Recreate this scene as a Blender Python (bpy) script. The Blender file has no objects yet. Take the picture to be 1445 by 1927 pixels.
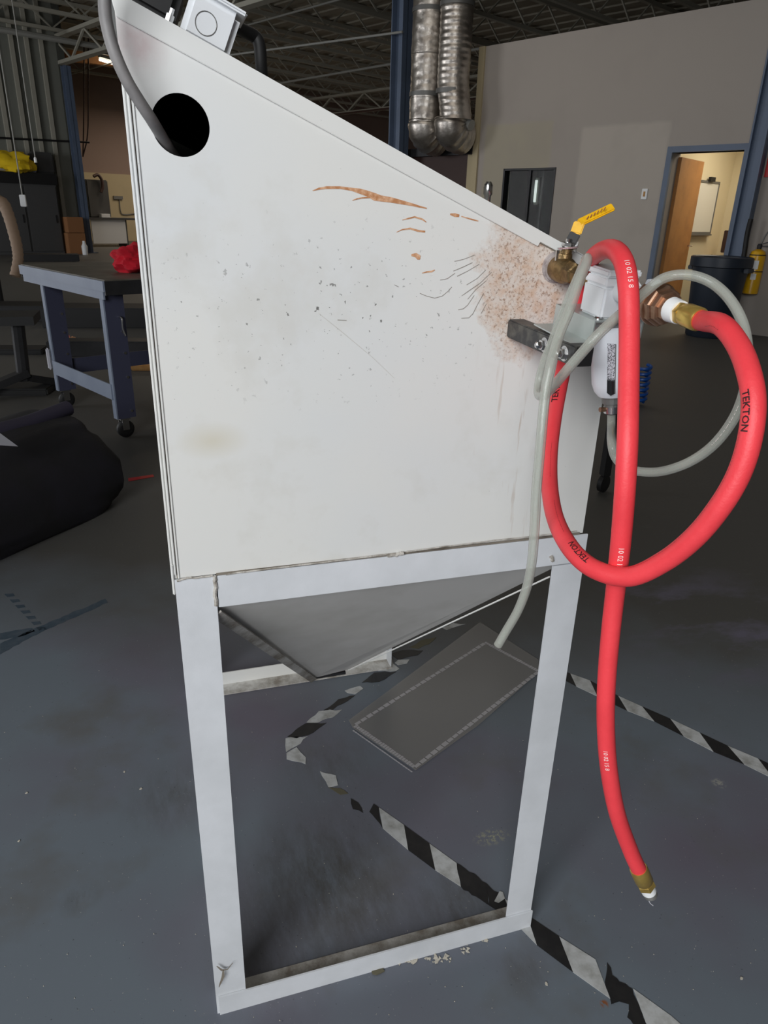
import bpy, bmesh, math, random
from math import sin, cos, pi, radians
from mathutils import Vector as V, Matrix, noise as mn

random.seed(7)
SC = bpy.context.scene
COL = SC.collection

# ---------------------------------------------------------------- camera
FPX, PW, PH, CAMH = 1336.0, 1445, 1927, 1.28
def _ray(px, py): return V(((px-PW/2)/FPX, (py-PH/2)/FPX, 1.0))
_dn = _ray(631, 4140).normalized()
_x = _ray(5266, 530); _x = (_x - _dn*_x.dot(_dn)).normalized()
_z = -_dn; _y = _z.cross(_x)
RW = Matrix((_x, _y, _z))                      # camera (right, down, forward) -> world
EYE = V((0, 0, CAMH))
cam_d = bpy.data.cameras.new('camera')
cam = bpy.data.objects.new('camera', cam_d); COL.objects.link(cam)
cam_d.sensor_fit = 'VERTICAL'; cam_d.sensor_height = 36; cam_d.sensor_width = 27
cam_d.lens = FPX/PH*36; cam_d.clip_start = 0.02; cam_d.clip_end = 200
_m = Matrix((RW.col[0], -RW.col[1], -RW.col[2])).transposed().to_4x4(); _m.translation = EYE
cam.matrix_world = _m
SC.camera = cam

# ---------------------------------------------------------------- light
SC.view_settings.view_transform = 'Standard'
SC.view_settings.look = 'None'
SC.view_settings.gamma = 1
SC.view_settings.use_curve_mapping = False
SC.view_settings.exposure = 0.0
w = bpy.data.worlds.new('world'); SC.world = w; w.use_nodes = True
w.node_tree.nodes['Background'].inputs[0].default_value = (0.72, 0.84, 1.0, 1)
w.node_tree.nodes['Background'].inputs[1].default_value = 1.0

# warehouse axes: e1 along the office wall (towards the viewer), e2 into the office wall
e1 = V((.443, -.897, 0)).normalized(); e2 = V((-e1.y, e1.x, 0))
def W(a, b, z=0.0): return a*e1 + b*e2 + V((0, 0, z))

def area(name, loc, target, sx, sy, power, color, spread=180):
    d = bpy.data.lights.new(name, 'AREA'); d.shape = 'RECTANGLE'; d.size = sx; d.size_y = sy
    d.energy = power; d.color = color; d.spread = radians(spread)
    o = bpy.data.objects.new(name, d); COL.objects.link(o); o.location = loc
    o.rotation_euler = (V(target)-V(loc)).to_track_quat('-Z', 'Y').to_euler()
    return o
# daylight through the open dock door behind the viewer
area('dock_daylight', W(1.4, -3.45, 2.8), W(1.0, 0, 1.6), 3.3, 2.3, 258, (0.98, 0.99, 1.0))
# two added fill lights farther along the same wall, no doors seen there
area('far_fill_light', W(-8.5, -3.45, 2.1), W(-8.5, 4, 2.0), 3.4, 3.6, 115, (0.98, 0.98, 1.0))
area('far_fill_light', W(-16.0, -3.45, 2.1), W(-16.0, 4, 2.4), 3.4, 3.6, 330, (0.98, 0.98, 1.0))
# fill lights added under the hall roof, without any fixtures
area('hall_fill_light', W(-24, 14, 4.6), W(-24, 14, 0), 3, 6, 160, (1.0, .86, .70))
area('hall_fill_light', W(-20, 22, 4.6), W(-20, 22, 0), 5, 5, 320, (1.0, .84, .74))
area('hall_fill_light', W(-6, 6, 4.6), W(-6, 6, 0), 3, 5, 40, (1.0, .93, .84))
area('office_fill_light', W(-4.0, 11.0, 2.55), W(-4.0, 11.0, 0), .6, 1.2, 17, (1.0, .90, .74))  # added to brighten the office; its fixture is out of view

# ---------------------------------------------------------------- measuring helpers (photo pixel -> real point)
def at(px, py, depth): return EYE + RW @ (_ray(px, py)*depth)
def onplane(px, py, P, N):
    d = RW @ _ray(px, py); N = V(N); return EYE + d*((V(P)-EYE).dot(N)/d.dot(N))
def onz(px, py, z=0.0): return onplane(px, py, (0, 0, z), (0, 0, 1))
def onY(px, py, Y): return onplane(px, py, (0, Y, 0), (0, 1, 0))
def onE1(px, py, K): return onplane(px, py, e1*K, e1)
def onE2(px, py, K): return onplane(px, py, e2*K, e2)

# ---------------------------------------------------------------- materials
def lin(c):
    c = c/255.0
    return c/12.92 if c <= .04045 else ((c+.055)/1.055)**2.4
def rgb(r, g, b): return (lin(r), lin(g), lin(b), 1)

class Mat:
    def __init__(s, name, col=(128, 128, 128), rough=.6, metal=0.0, **kw):
        s.m = bpy.data.materials.new(name); s.m.use_nodes = True
        s.t = s.m.node_tree; s.n = s.t.nodes; s.b = s.n['Principled BSDF']
        s.col = None
        s.b.inputs['Base Color'].default_value = rgb(*col)
        s.b.inputs['Roughness'].default_value = rough
        s.b.inputs['Metallic'].default_value = metal
        for k, v in kw.items(): s.b.inputs[k.replace('_', ' ')].default_value = v
        g = s.n.new('ShaderNodeNewGeometry'); s.pos = g.outputs['Position']
        s.base = col
    def node(s, typ, **kw):
        n = s.n.new(typ)
        for k, v in kw.items():
            if k.startswith('i_'):
                n.inputs[k[2:].replace('_', ' ')].default_value = v
            else: setattr(n, k, v)
        return n
    def link(s, a, b): s.t.links.new(a, b)
    def mapped(s, scale=(1, 1, 1), rotz=0, loc=(0, 0, 0)):
        n = s.node('ShaderNodeMapping'); s.link(s.pos, n.inputs[0])
        n.inputs['Scale'].default_value = scale; n.inputs['Rotation'].default_value = (0, 0, rotz)
        n.inputs['Location'].default_value = loc
        return n.outputs[0]
    def ramp(s, src, lo, hi, a=0.0, b=1.0):
        n = s.node('ShaderNodeMapRange'); n.clamp = True; s.link(src, n.inputs[0])
        for i, v in zip((1, 2, 3, 4), (lo, hi, a, b)): n.inputs[i].default_value = v
        return n.outputs[0]
    def noise(s, scale, detail=4, rough=.6, vec=None, dist=0.0):
        n = s.node('ShaderNodeTexNoise', i_Scale=scale, i_Detail=detail, i_Roughness=rough, i_Distortion=dist)
        s.link(vec or s.pos, n.inputs['Vector']); return n.outputs[0]
    def math(s, op, a, b):
        n = s.node('ShaderNodeMath', operation=op)
        for i, v in enumerate((a, b)):
            if isinstance(v, (int, float)): n.inputs[i].default_value = v
            else: s.link(v, n.inputs[i])
        return n.outputs[0]
    def blob(s, P, r0, r1, scale=(1, 1, 1), rotz=0.0):
        """1 inside r0 of P, 0 outside r1"""
        v = s.node('ShaderNodeVectorMath', operation='SUBTRACT'); s.link(s.pos, v.inputs[0]); v.inputs[1].default_value = P
        m = s.node('ShaderNodeMapping'); s.link(v.outputs[0], m.inputs[0]); m.inputs['Scale'].default_value = scale; m.inputs['Rotation'].default_value = (0, 0, rotz)
        l = s.node('ShaderNodeVectorMath', operation='LENGTH'); s.link(m.outputs[0], l.inputs[0])
        return s.ramp(l.outputs['Value'], r0, r1, 1.0, 0.0)
    def mix(s, mask, col):
        """lay colour over what is there so far"""
        n = s.node('ShaderNodeMix', data_type='RGBA')
        if isinstance(mask, (int, float)): n.inputs[0].default_value = mask
        else: s.link(mask, n.inputs[0])
        if s.col is None: n.inputs[6].default_value = rgb(*s.base)
        else: s.link(s.col, n.inputs[6])
        n.inputs[7].default_value = rgb(*col)
        s.col = n.outputs[2]; s.link(s.col, s.b.inputs['Base Color']); return s
    def bump(s, h, strength=.2, dist=.002):
        n = s.node('ShaderNodeBump', i_Strength=strength, i_Distance=dist)
        s.link(h, n.inputs['Height']); s.link(n.outputs[0], s.b.inputs['Normal']); return s

def plain(name, col, rough=.6, metal=0.0, var=None, vs=3.0, bump=0.0, bs=40, **kw):
    M = Mat(name, col, rough, metal, **kw)
    if var: M.mix(M.ramp(M.noise(vs, 4), .42, .68), var)
    if bump: M.bump(M.noise(bs, 3), bump, .003)
    return M.m

M = {}
def steel_paint(name, peel=False):
    m = Mat(name, (225, 225, 221), .42)
    m.mix(m.ramp(m.noise(2.2, 3), .45, .75, 0, .6), (214, 219, 224))
    m.mix(m.ramp(m.noise(9, 5), .56, .72, 0, .35), (203, 200, 190))
    sp = m.ramp(m.noise(230, 2, .5), .745, .775)
    zone = m.math('MULTIPLY', sp, m.ramp(m.noise(6, 2), .48, .6))
    m.mix(m.math('MULTIPLY', zone, .85), (70, 66, 60))
    if peel:
        c = onY(985, 520, .835)
        d = m.blob(c, .02, .125, (1.15, 1, .85))
        e = m.math('ADD', d, m.math('MULTIPLY', m.math('SUBTRACT', m.noise(22, 5), .5), .9))
        zone = m.ramp(e, .40, .62)
        m.mix(m.math('MULTIPLY', zone, .75), (214, 200, 188))
        m.mix(m.math('MULTIPLY', zone, m.ramp(m.noise(60, 6, .7), .44, .62, 0, .8)), (206, 176, 152))
        m.mix(m.math('MULTIPLY', zone, m.ramp(m.noise(330, 4, .7), .52, .64, 0, .8)), (142, 108, 84))
        # specks thickening in a belt across the panel
        c2 = onY(640, 590, .835)
        z2 = m.blob(c2, .02, .30, (1, 1, 2.4))
        m.mix(m.math('MULTIPLY', m.math('MULTIPLY', m.ramp(m.noise(150, 3, .6), .665, .69), z2), .9), (84, 82, 78))
        # rust runs below the bracket
        tr = m.ramp(m.noise(1, 3, .6, m.mapped((95, 1, 9))), .60, .70)
        z3 = m.blob(onY(960, 840, .835), .02, .26, (3.4, 1, 1))
        m.mix(m.math('MULTIPLY', m.math('MULTIPLY', tr, z3), .5), (168, 140, 112))
        m.mix(m.blob(onY(400, 830, .835), .004, .045, (1, 1, 1.8)), (214, 210, 196))
        m.mix(m.math('MULTIPLY', m.math('MULTIPLY', m.blob(onY(255, 80, .835), .008, .034), m.ramp(m.noise(40, 4), .35, .6, .4, 1)), .9), (206, 190, 190))
    m.bump(m.noise(260, 2), .06, .0006)
    return m.m
M['paint'] = steel_paint('white_steel_paint')
M['panel'] = steel_paint('white_panel_paint', True)
def dirty_paint():
    m = Mat('dirty_white_paint', (205, 203, 198), .6)
    m.mix(m.ramp(m.noise(14, 6, .7), .40, .62, 0, .85), (122, 112, 98))
    return m.m
M['dirty'] = dirty_paint()
M['grime'] = plain('grimed_steel', (130, 122, 110), .7, var=(88, 80, 70), vs=20)
M['weld'] = plain('weld_bead', (196, 192, 184), .5, var=(120, 112, 100), vs=60, bump=.5, bs=200)
M['hopper'] = plain('hopper_paint', (206, 204, 200), .5, var=(186, 184, 178), vs=5)
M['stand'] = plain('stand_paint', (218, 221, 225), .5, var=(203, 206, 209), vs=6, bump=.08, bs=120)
M['black'] = plain('black_rubber', (22, 22, 23), .6)
M['dark'] = plain('dark_metal', (44, 44, 46), .5, .2, var=(34, 34, 35), vs=8)
M['bar'] = plain('black_bar_paint', (52, 52, 53), .5, .1, var=(96, 94, 88), vs=60)
M['galv'] = plain('galvanised_steel', (196, 202, 200), .42, .55, var=(182, 192, 188), vs=18)
M['chrome'] = plain('zinc_bolt', (205, 205, 205), .22, 1.0)
M['brass'] = plain('brass', (216, 184, 100), .3, .75, var=(194, 158, 84), vs=60)
M['oldbrass'] = plain('tarnished_brass', (150, 126, 88), .42, .9, var=(104, 84, 58), vs=90, bump=.3, bs=180)
M['bronze'] = plain('bronze_union', (176, 142, 118), .4, .85, var=(146, 112, 90), vs=70)
M['ptfe'] = plain('thread_tape', (238, 240, 240), .5)
M['ring'] = plain('worn_grey_ring', (176, 168, 166), .5, var=(140, 130, 128), vs=120)
M['white'] = plain('white_cast_body', (226, 229, 232), .36)
M['bowl'] = plain('white_bowl_guard', (226, 230, 236), .3)
M['red'] = plain('red_rubber_hose', (240, 68, 76), .5, var=(228, 60, 68), vs=14, bump=.12, bs=300)
M['yellow'] = plain('yellow_grip', (236, 182, 20), .45, var=(214, 160, 22), vs=90)
M['ink_w'] = plain('white_ink', (244, 232, 228), .6)
M['ink_k'] = plain('black_ink', (56, 18, 20), .6)
M['inkred'] = plain('brown_ink', (128, 60, 20), .6)
M['cable'] = plain('grey_cable', (122, 120, 120), .55, var=(142, 139, 138), vs=30)
M['rust'] = plain('rust', (184, 128, 86), .9, var=(222, 180, 146), vs=150)
M['crack'] = plain('hairline_crack', (142, 136, 128), .9)
def glassy(name, col, rough, alpha_mix, edge=.92):
    m = Mat(name, col, rough)
    tr = m.node('ShaderNodeBsdfTransparent'); tr.inputs[0].default_value = (.96, .98, .97, 1)
    lw = m.node('ShaderNodeLayerWeight', i_Blend=.35)
    mx = m.node('ShaderNodeMixShader'); out = m.n['Material Output']
    m.link(m.ramp(lw.outputs['Facing'], 0, 1, alpha_mix, edge), mx.inputs[0])
    m.link(tr.outputs[0], mx.inputs[1]); m.link(m.b.outputs[0], mx.inputs[2]); m.link(mx.outputs[0], out.inputs[0])
    return m.m
M['clear'] = glassy('clear_vinyl_tube', (196, 197, 188), .12, .26)
M['sheet'] = glassy('clear_vinyl_sheet', (150, 147, 146), .3, .22)
M['hem'] = glassy('vinyl_hem', (216, 212, 216), .4, .3)
M['glass'] = glassy('window_glass', (30, 34, 34), .05, .04, .12)
def sparkle_glass():
    m = Mat('bowl_glass', (30, 30, 32), .15)
    v = m.node('ShaderNodeTexVoronoi', i_Scale=900.0); m.link(m.pos, v.inputs['Vector'])
    m.mix(m.math('MULTIPLY', m.ramp(v.outputs['Distance'], .3, .55), m.ramp(_sepz(m), 1.110, 1.114)), (206, 206, 214))  # bright cells put the sparkle of the bowl glass into its colour
    return m.m
def _sepz(m):
    s = m.node('ShaderNodeSeparateXYZ'); m.link(m.pos, s.inputs[0]); return s.outputs[2]
M['sparkleglass'] = sparkle_glass()
M['foil'] = plain('duct_foil', (200, 194, 186), .36, .9, var=(158, 150, 142), vs=5, bump=.8, bs=30)
M['bluepaint'] = plain('blue_steel_paint', (96, 110, 132), .5, var=(88, 101, 120), vs=2)
M['bench'] = plain('bench_blue_grey_paint', (132, 142, 160), .45, var=(120, 131, 150), vs=3)
M['benchtop'] = plain('worn_bench_top', (78, 74, 66), .5, var=(98, 94, 84), vs=7)
M['cloth_red'] = plain('red_cloth', (196, 16, 40), .9)
M['cloth_yellow'] = plain('yellow_cloth', (225, 190, 20), .9)
M['bag'] = plain('black_nylon', (20, 19, 23), .75, var=(26, 24, 34), vs=4, bump=.6, bs=14)
M['navy'] = plain('navy_nylon', (42, 38, 56), .75, bump=.5, bs=20)
M['paper'] = plain('white_paper', (190, 190, 198), .8)
M['wall'] = None
M['pipe'] = plain('grey_pipe', (150, 150, 144), .5)
M['conduit'] = plain('conduit_metal', (120, 120, 118), .5, .5)
M['joist'] = plain('joist_primer', (166, 163, 150), .7)
M['deck'] = plain('roof_deck', (156, 151, 136), .8, var=(134, 126, 112), vs=.6)
M['wood'] = plain('veneer_door', (168, 116, 62), .45, var=(150, 100, 52), vs=4)
M['card'] = plain('cardboard', (150, 104, 66), .85)
M['cream'] = plain('cream_wall', (214, 202, 170), .8)
M['board'] = plain('whiteboard', (214, 212, 202), .25)
M['trash'] = plain('navy_plastic', (34, 42, 54), .45)
M['extyellow'] = plain('yellow_enamel', (226, 172, 22), .3)
M['cab'] = plain('charcoal_cabinet', (76, 76, 76), .55)
M['desk'] = plain('grey_desk', (176, 178, 170), .6)
M['brown'] = plain('dark_brown', (60, 38, 32), .6)
M['tan'] = plain('tan_duct_hose', (140, 118, 98), .7)
M['bluecoil'] = plain('blue_air_hose', (20, 74, 150), .4)
M['redpaint'] = plain('red_enamel', (200, 30, 30), .4)
M['lumber'] = plain('pale_lumber', (196, 150, 90), .7, var=(170, 120, 66), vs=9)
M['tapek'] = plain('black_tape', (28, 28, 30), .5, var=(38, 37, 37), vs=40)
M['tapew'] = plain('white_tape', (190, 192, 192), .55, var=(152, 152, 148), vs=28)
M['tapeo'] = plain('olive_scuffed_tape', (96, 92, 74), .8)
M['debris'] = plain('paint_chip', (196, 190, 176), .8)
def emis(name, col, strength):
    m = Mat(name, (250, 250, 250)); m.b.inputs['Emission Color'].default_value = rgb(*col); m.b.inputs['Emission Strength'].default_value = strength
    return m.m
M['tube_on'] = emis('lit_tube', (255, 240, 214), 6)
M['reflect_glow'] = emis('reflection_glow', (214, 224, 220), 1.0)

def floor_mat():
    m = Mat('painted_concrete', (106, 115, 124), .55)
    big = m.noise(.9, 4, .55)
    m.mix(m.ramp(big, .46, .62), (102, 98, 110))
    m.mix(m.ramp(m.noise(2.3, 5, .6, m.mapped(loc=(7, 3, 0))), .54, .68, 0, .8), (96, 96, 95))
    # greyer, darker floor colour farther in
    s = m.node('ShaderNodeSeparateXYZ'); m.link(m.mapped(rotz=math.atan2(-.84, .54)), s.inputs[0])
    far = m.node('ShaderNodeVectorMath', operation='DOT_PRODUCT'); m.link(m.pos, far.inputs[0]); far.inputs[1].default_value = (.45, .89, 0)
    f = m.ramp(m.math('ADD', far.outputs['Value'], m.math('MULTIPLY', m.noise(1.7, 4), .8)), 2.0, 2.7)
    m.mix(f, (80, 79, 76))
    m.mix(m.math('MULTIPLY', m.ramp(m.noise(2.0, 5, .7, m.mapped((1, 2.2, 1), .9)), .5, .64), m.blob(onz(1330, 1170), .15, .5)), (104, 101, 116))
    m.mix(m.ramp(m.noise(7, 8, .75, m.mapped((1, 3.2, 1), .6)), .60, .75, 0, .3), (122, 121, 121))
    # dirt where it was tracked in
    for px, py, r, k in ((600, 1640, .13, .85), (520, 1790, .10, .5), (690, 1720, .09, .5), (860, 1700, .07, .7), (330, 1500, .09, .55), (150, 1690, .03, .6), (620, 1440, .10, .45), (985, 1830, .035, .6), (930, 1290, .08, .0)):
        P = onz(px, py)
        st = m.ramp(m.noise(34, 7, .75, m.mapped((1, .35, 1), 1.05)), .34, .66)
        m.mix(m.math('MULTIPLY', m.math('MULTIPLY', m.blob(P, r*.2, r*1.6), st), k*1.0), (72, 69, 65))
    m.mix(m.math('MULTIPLY', m.blob(onz(1137, 1889), .004, .009), m.ramp(m.noise(120, 3), .4, .5)), (130, 78, 44))
    # worn patch of chipped paint
    m.mix(m.math('MULTIPLY', m.blob(onz(925, 1575), .015, .05, (1, 2, 1), -.6), m.ramp(m.noise(110, 6, .7), .5, .56)), (150, 150, 128))
    m.mix(m.math('MULTIPLY', m.blob(onz(1352, 1474), .008, .02), m.ramp(m.noise(90, 5), .45, .55)), (150, 150, 144))
    m.mix(m.math('MULTIPLY', m.ramp(m.noise(240, 2, .5), .73, .75), .8), (176, 174, 168))
    m.mix(m.math('MULTIPLY', m.ramp(m.noise(170, 2, .5, m.mapped(loc=(5, 9, 0))), .72, .76), .8), (52, 54, 58))
    m.bump(m.noise(30, 5), .12, .002)
    return m.m
M['floor'] = floor_mat()
def wall_mat(name, base, patches=()):
    m = Mat(name, base, .85)
    for (c, half, col, k) in patches:
        d = m.node('ShaderNodeVectorMath', operation='DOT_PRODUCT'); m.link(m.pos, d.inputs[0]); d.inputs[1].default_value = e1
        s = m.math('ABSOLUTE', m.math('SUBTRACT', m.math('ADD', d.outputs['Value'], m.math('MULTIPLY', m.noise(5, 3), .05)), c[0]), 0)
        z = m.math('ABSOLUTE', m.math('SUBTRACT', m.math('ADD', _sepz(m), m.math('MULTIPLY', m.noise(4, 3), .05)), c[1]), 0)
        mk = m.math('MULTIPLY', m.ramp(s, half[0]-.03, half[0]+.02, 1, 0), m.ramp(z, half[1]-.03, half[1]+.02, 1, 0))
        m.mix(m.math('MULTIPLY', mk, k), col)
    m.mix(m.ramp(m.noise(1.2, 3), .5, .7, 0, .3), tuple(int(c*.93) for c in base))
    return m.m
M['wall'] = wall_mat('grey_beige_wall', (168, 160, 152), (((-5.55, 1.5), (.65, .98), (186, 178, 168), .8), ((-7.3, 1.6), (.62, 1.0), (172, 164, 140), .6)))
M['farwall'] = wall_mat('far_brown_wall', (148, 128, 118))
M['lowcream'] = wall_mat('far_cream_wall', (186, 172, 140))
M['panelwall'] = wall_mat('grey_green_panel_wall', (120, 122, 114))

# ---------------------------------------------------------------- object helpers
ORG = {}
def put(name, bm, mat, parent=None, smooth=False, label=None, bev=0.0, kind=None):
    me = bpy.data.meshes.new(name)
    bmesh.ops.recalc_face_normals(bm, faces=bm.faces)
    if bev:
        try: bmesh.ops.bevel(bm, geom=[e for e in bm.edges if e.calc_face_angle(0) > .5], offset=bev, segments=2, affect='EDGES', clamp_overlap=True)
        except Exception: pass
    vs = [v.co.copy() for v in bm.verts]
    if parent is None:
        if vs and kind != 'structure':
            o0 = V(((min(v.x for v in vs)+max(v.x for v in vs))/2, (min(v.y for v in vs)+max(v.y for v in vs))/2, min(v.z for v in vs)))
        else: o0 = V((0, 0, 0))
    else: o0 = ORG[parent.name]
    bmesh.ops.translate(bm, verts=bm.verts, vec=-o0)
    bm.to_mesh(me); bm.free()
    if smooth:
        for p in me.polygons: p.use_smooth = True
        me.set_sharp_from_angle(angle=radians(40))
    o = bpy.data.objects.new(name, me); COL.objects.link(o)
    if mat is not None: me.materials.append(mat)
    if parent is None: o.location = o0
    else: o.parent = parent
    ORG[o.name] = o0
    if label: o['label'] = label
    if kind: o['kind'] = kind
    return o
def thing(name, label, cat, loc, group=None):
    o = bpy.data.objects.new(name, None); COL.objects.link(o); o.location = loc; o.empty_display_size = .1
    o['label'] = label; o['category'] = cat
    if group: o['group'] = group
    ORG[o.name] = V(loc); return o
def tag(o, label, cat, group=None):
    o['label'] = label; o['category'] = cat
    if group: o['group'] = group
    return o
def B(): return bmesh.new()
def hexa(bm, c):
    """8 corners: bottom ring 0-3, top ring 4-7"""
    v = [bm.verts.new(p) for p in c]
    for f in ((0, 3, 2, 1), (4, 5, 6, 7), (0, 1, 5, 4), (1, 2, 6, 5), (2, 3, 7, 6), (3, 0, 4, 7)): bm.faces.new([v[i] for i in f])
    return bm
def box(bm, x0, x1, y0, y1, z0, z1, f=None):
    f = f or (lambda a, b, c: V((a, b, c)))
    return hexa(bm, [f(x0, y0, z0), f(x1, y0, z0), f(x1, y1, z0), f(x0, y1, z0), f(x0, y0, z1), f(x1, y0, z1), f(x1, y1, z1), f(x0, y1, z1)])
def wbox(bm, a0, a1, b0, b1, z0, z1): return box(bm, a0, a1, b0, b1, z0, z1, W)
def plate(bm, pts, thick):
    """polygon of 3-D points given a thickness vector"""
    t = V(thick); a = [bm.verts.new(p) for p in pts]; b = [bm.verts.new(V(p)+t) for p in pts]; n = len(pts)
    bm.faces.new(a); bm.faces.new(b[::-1])
    for i in range(n): bm.faces.new([a[i], b[i], b[(i+1) % n], a[(i+1) % n]])
    return bm
def frame_of(d):
    d = V(d).normalized(); u = V((0, 0, 1)) if abs(d.z) < .9 else V((1, 0, 0))
    s = d.cross(u).normalized(); return d, s, s.cross(d).normalized()
def bar(bm, p, q, w, h, up=None):
    p, q = V(p), V(q); d = (q-p).normalized(); u = V(up) if up else (V((0, 0, 1)) if abs(d.z) < .95 else V((0, 1, 0)))
    s = d.cross(u).normalized(); u = s.cross(d).normalized()
    c = []
    for P in (p, q):
        c.append([P+s*a*w/2+u*b*h/2 for a, b in ((-1, -1), (1, -1), (1, 1), (-1, 1))])
    return hexa(bm, c[0]+c[1])
def lathe(bm, prof, p, d, seg=24, a0=0.0):
    """profile of (t, r) along axis d from p"""
    d, s, u = frame_of(d); p = V(p); rings = []
    for t, r in prof:
        rings.append([bm.verts.new(p+d*t+(s*cos(a0+2*pi*i/seg)+u*sin(a0+2*pi*i/seg))*max(r, 1e-5)) for i in range(seg)])
    for a, b in zip(rings, rings[1:]):
        for i in range(seg): bm.faces.new([a[i], a[(i+1) % seg], b[(i+1) % seg], b[i]])
    bm.faces.new(rings[0][::-1]); bm.faces.new(rings[-1]); return bm
def smoothpath(pts, sub=8):
    pts = [V(p) for p in pts]; P = [pts[0]*2-pts[1]]+pts+[pts[-1]*2-pts[-2]]; out = []
    for i in range(1, len(P)-2):
        a, b, c, d = P[i-1:i+3]
        for k in range(sub):
            t = k/sub
            out.append(.5*((2*b)+(c-a)*t+(2*a-5*b+4*c-d)*t*t+(3*b-a-3*c+d)*t**3))
    out.append(pts[-1]); return out
def frames(path):
    T = [(path[min(i+1, len(path)-1)]-path[max(i-1, 0)]).normalized() for i in range(len(path))]
    _, n, _ = frame_of(T[0]); N = []
    for t in T:
        n = (n-t*n.dot(t)).normalized(); N.append(n.copy())
    return T, N
def tube(bm, path, r, seg=12, rf=None, cap=True):
    T, N = frames(path); rings = []
    for i, p in enumerate(path):
        b = T[i].cross(N[i]); rr = rf(i/(len(path)-1)) if rf else r
        rings.append([bm.verts.new(p+(N[i]*cos(2*pi*k/seg)+b*sin(2*pi*k/seg))*rr) for k in range(seg)])
    for a, b in zip(rings, rings[1:]):
        for k in range(seg): bm.faces.new([a[k], a[(k+1) % seg], b[(k+1) % seg], b[k]])
    if cap: bm.faces.new(rings[0][::-1]); bm.faces.new(rings[-1])
    return bm
def pipe_tube(bm, path, r, ri, seg=14):
    """open-ended hollow tube"""
    T, N = frames(path); O = []; I = []
    for i, p in enumerate(path):
        b = T[i].cross(N[i])
        O.append([bm.verts.new(p+(N[i]*cos(2*pi*k/seg)+b*sin(2*pi*k/seg))*r) for k in range(seg)])
        I.append([bm.verts.new(p+(N[i]*cos(2*pi*k/seg)+b*sin(2*pi*k/seg))*ri) for k in range(seg)])
    for S in (O, I):
        for a, b in zip(S, S[1:]):
            for k in range(seg): bm.faces.new([a[k], a[(k+1) % seg], b[(k+1) % seg], b[k]])
    for e in (0, -1):
        for k in range(seg): bm.faces.new([O[e][k], O[e][(k+1) % seg], I[e][(k+1) % seg], I[e][k]])
    return bm
def hexnut(bm, p, d, r, h, inner=0): return lathe(bm, [(0, r*.93), (h*.12, r), (h*.88, r), (h, r*.93)], p, d, 6)

# =================================================================================================
# SETTING
# =================================================================================================
CZ = 6.2
put('floor', wbox(B(), -30, 9, -12, 34, -.1, 0), M['floor'], kind='structure')
ceil = put('ceiling', wbox(B(), -30, 9, -12, 34, CZ, CZ+.12), M['deck'], kind='structure')
# office wall: door hole s in [dl, dr], window hole
DL, DR, DT = -4.83, -3.93, 2.09
WL, WR, WB, WT = -7.53, -6.58, 1.02, 1.96
bm = B()
wbox(bm, -8.05, WL, 9.63, 9.80, 0, 3.62); wbox(bm, WR, DL, 9.63, 9.80, 0, 3.62); wbox(bm, DR, 9, 9.63, 9.80, 0, 3.62)
wbox(bm, WL, WR, 9.63, 9.80, 0, WB); wbox(bm, WL, WR, 9.63, 9.80, WT, 3.62); wbox(bm, DL, DR, 9.63, 9.80, DT, 3.62)
put('wall_right', bm, M['wall'], kind='structure')
put('wall_left', wbox(B(), -22.3, -22.1, -12, 9.0, 0, CZ), M['panelwall'], kind='structure')
wb = put('wall_back', wbox(B(), -29.2, -29, 8.8, 34, 0, CZ), M['farwall'], kind='structure')
put('wall_back_lower', wbox(B(), -29.0, -28.94, 9.2, 16, 0, 2.4), M['lowcream'], wb)
put('wall_corner', wbox(B(), -29.1, -22.1, 8.8, 9.0, 0, CZ), M['panelwall'], kind='structure')
put('wall_side', wbox(B(), -30, 9, 33.8, 34, 0, CZ), M['farwall'], kind='structure')
bm = B()                                                     # dock wall behind the viewer; sill and far openings added to suit the lights
ops = [(-17.8, -14.2), (-10.3, -6.7), (-.4, 3.2)]; x_ = -22.3
for o0_, o1_ in ops:
    wbox(bm, x_, o0_, -3.75, -3.55, 0, CZ); wbox(bm, o0_, o1_, -3.75, -3.55, 4.1, CZ); x_ = o1_
wbox(bm, x_, 9, -3.75, -3.55, 0, CZ); wbox(bm, -.4, 3.2, -3.75, -3.55, 0, 1.5)
put('wall_front', bm, M['panelwall'], kind='structure')
put('wall_end', wbox(B(), 9, 9.2, -5.4, 34, 0, CZ), M['wall'], kind='structure')
# wall panel ribs on the left wall
wl = bpy.data.objects['wall_left']
for i, px in enumerate((5, 38, 66, 92)):
    P = onE1(px, 200, -22.1); b = P.dot(e2)
    put('panel_rib', wbox(B(), -22.1, -22.03, b-.05, b+.05, 0, CZ-.1), M['joist'], wl)
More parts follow.
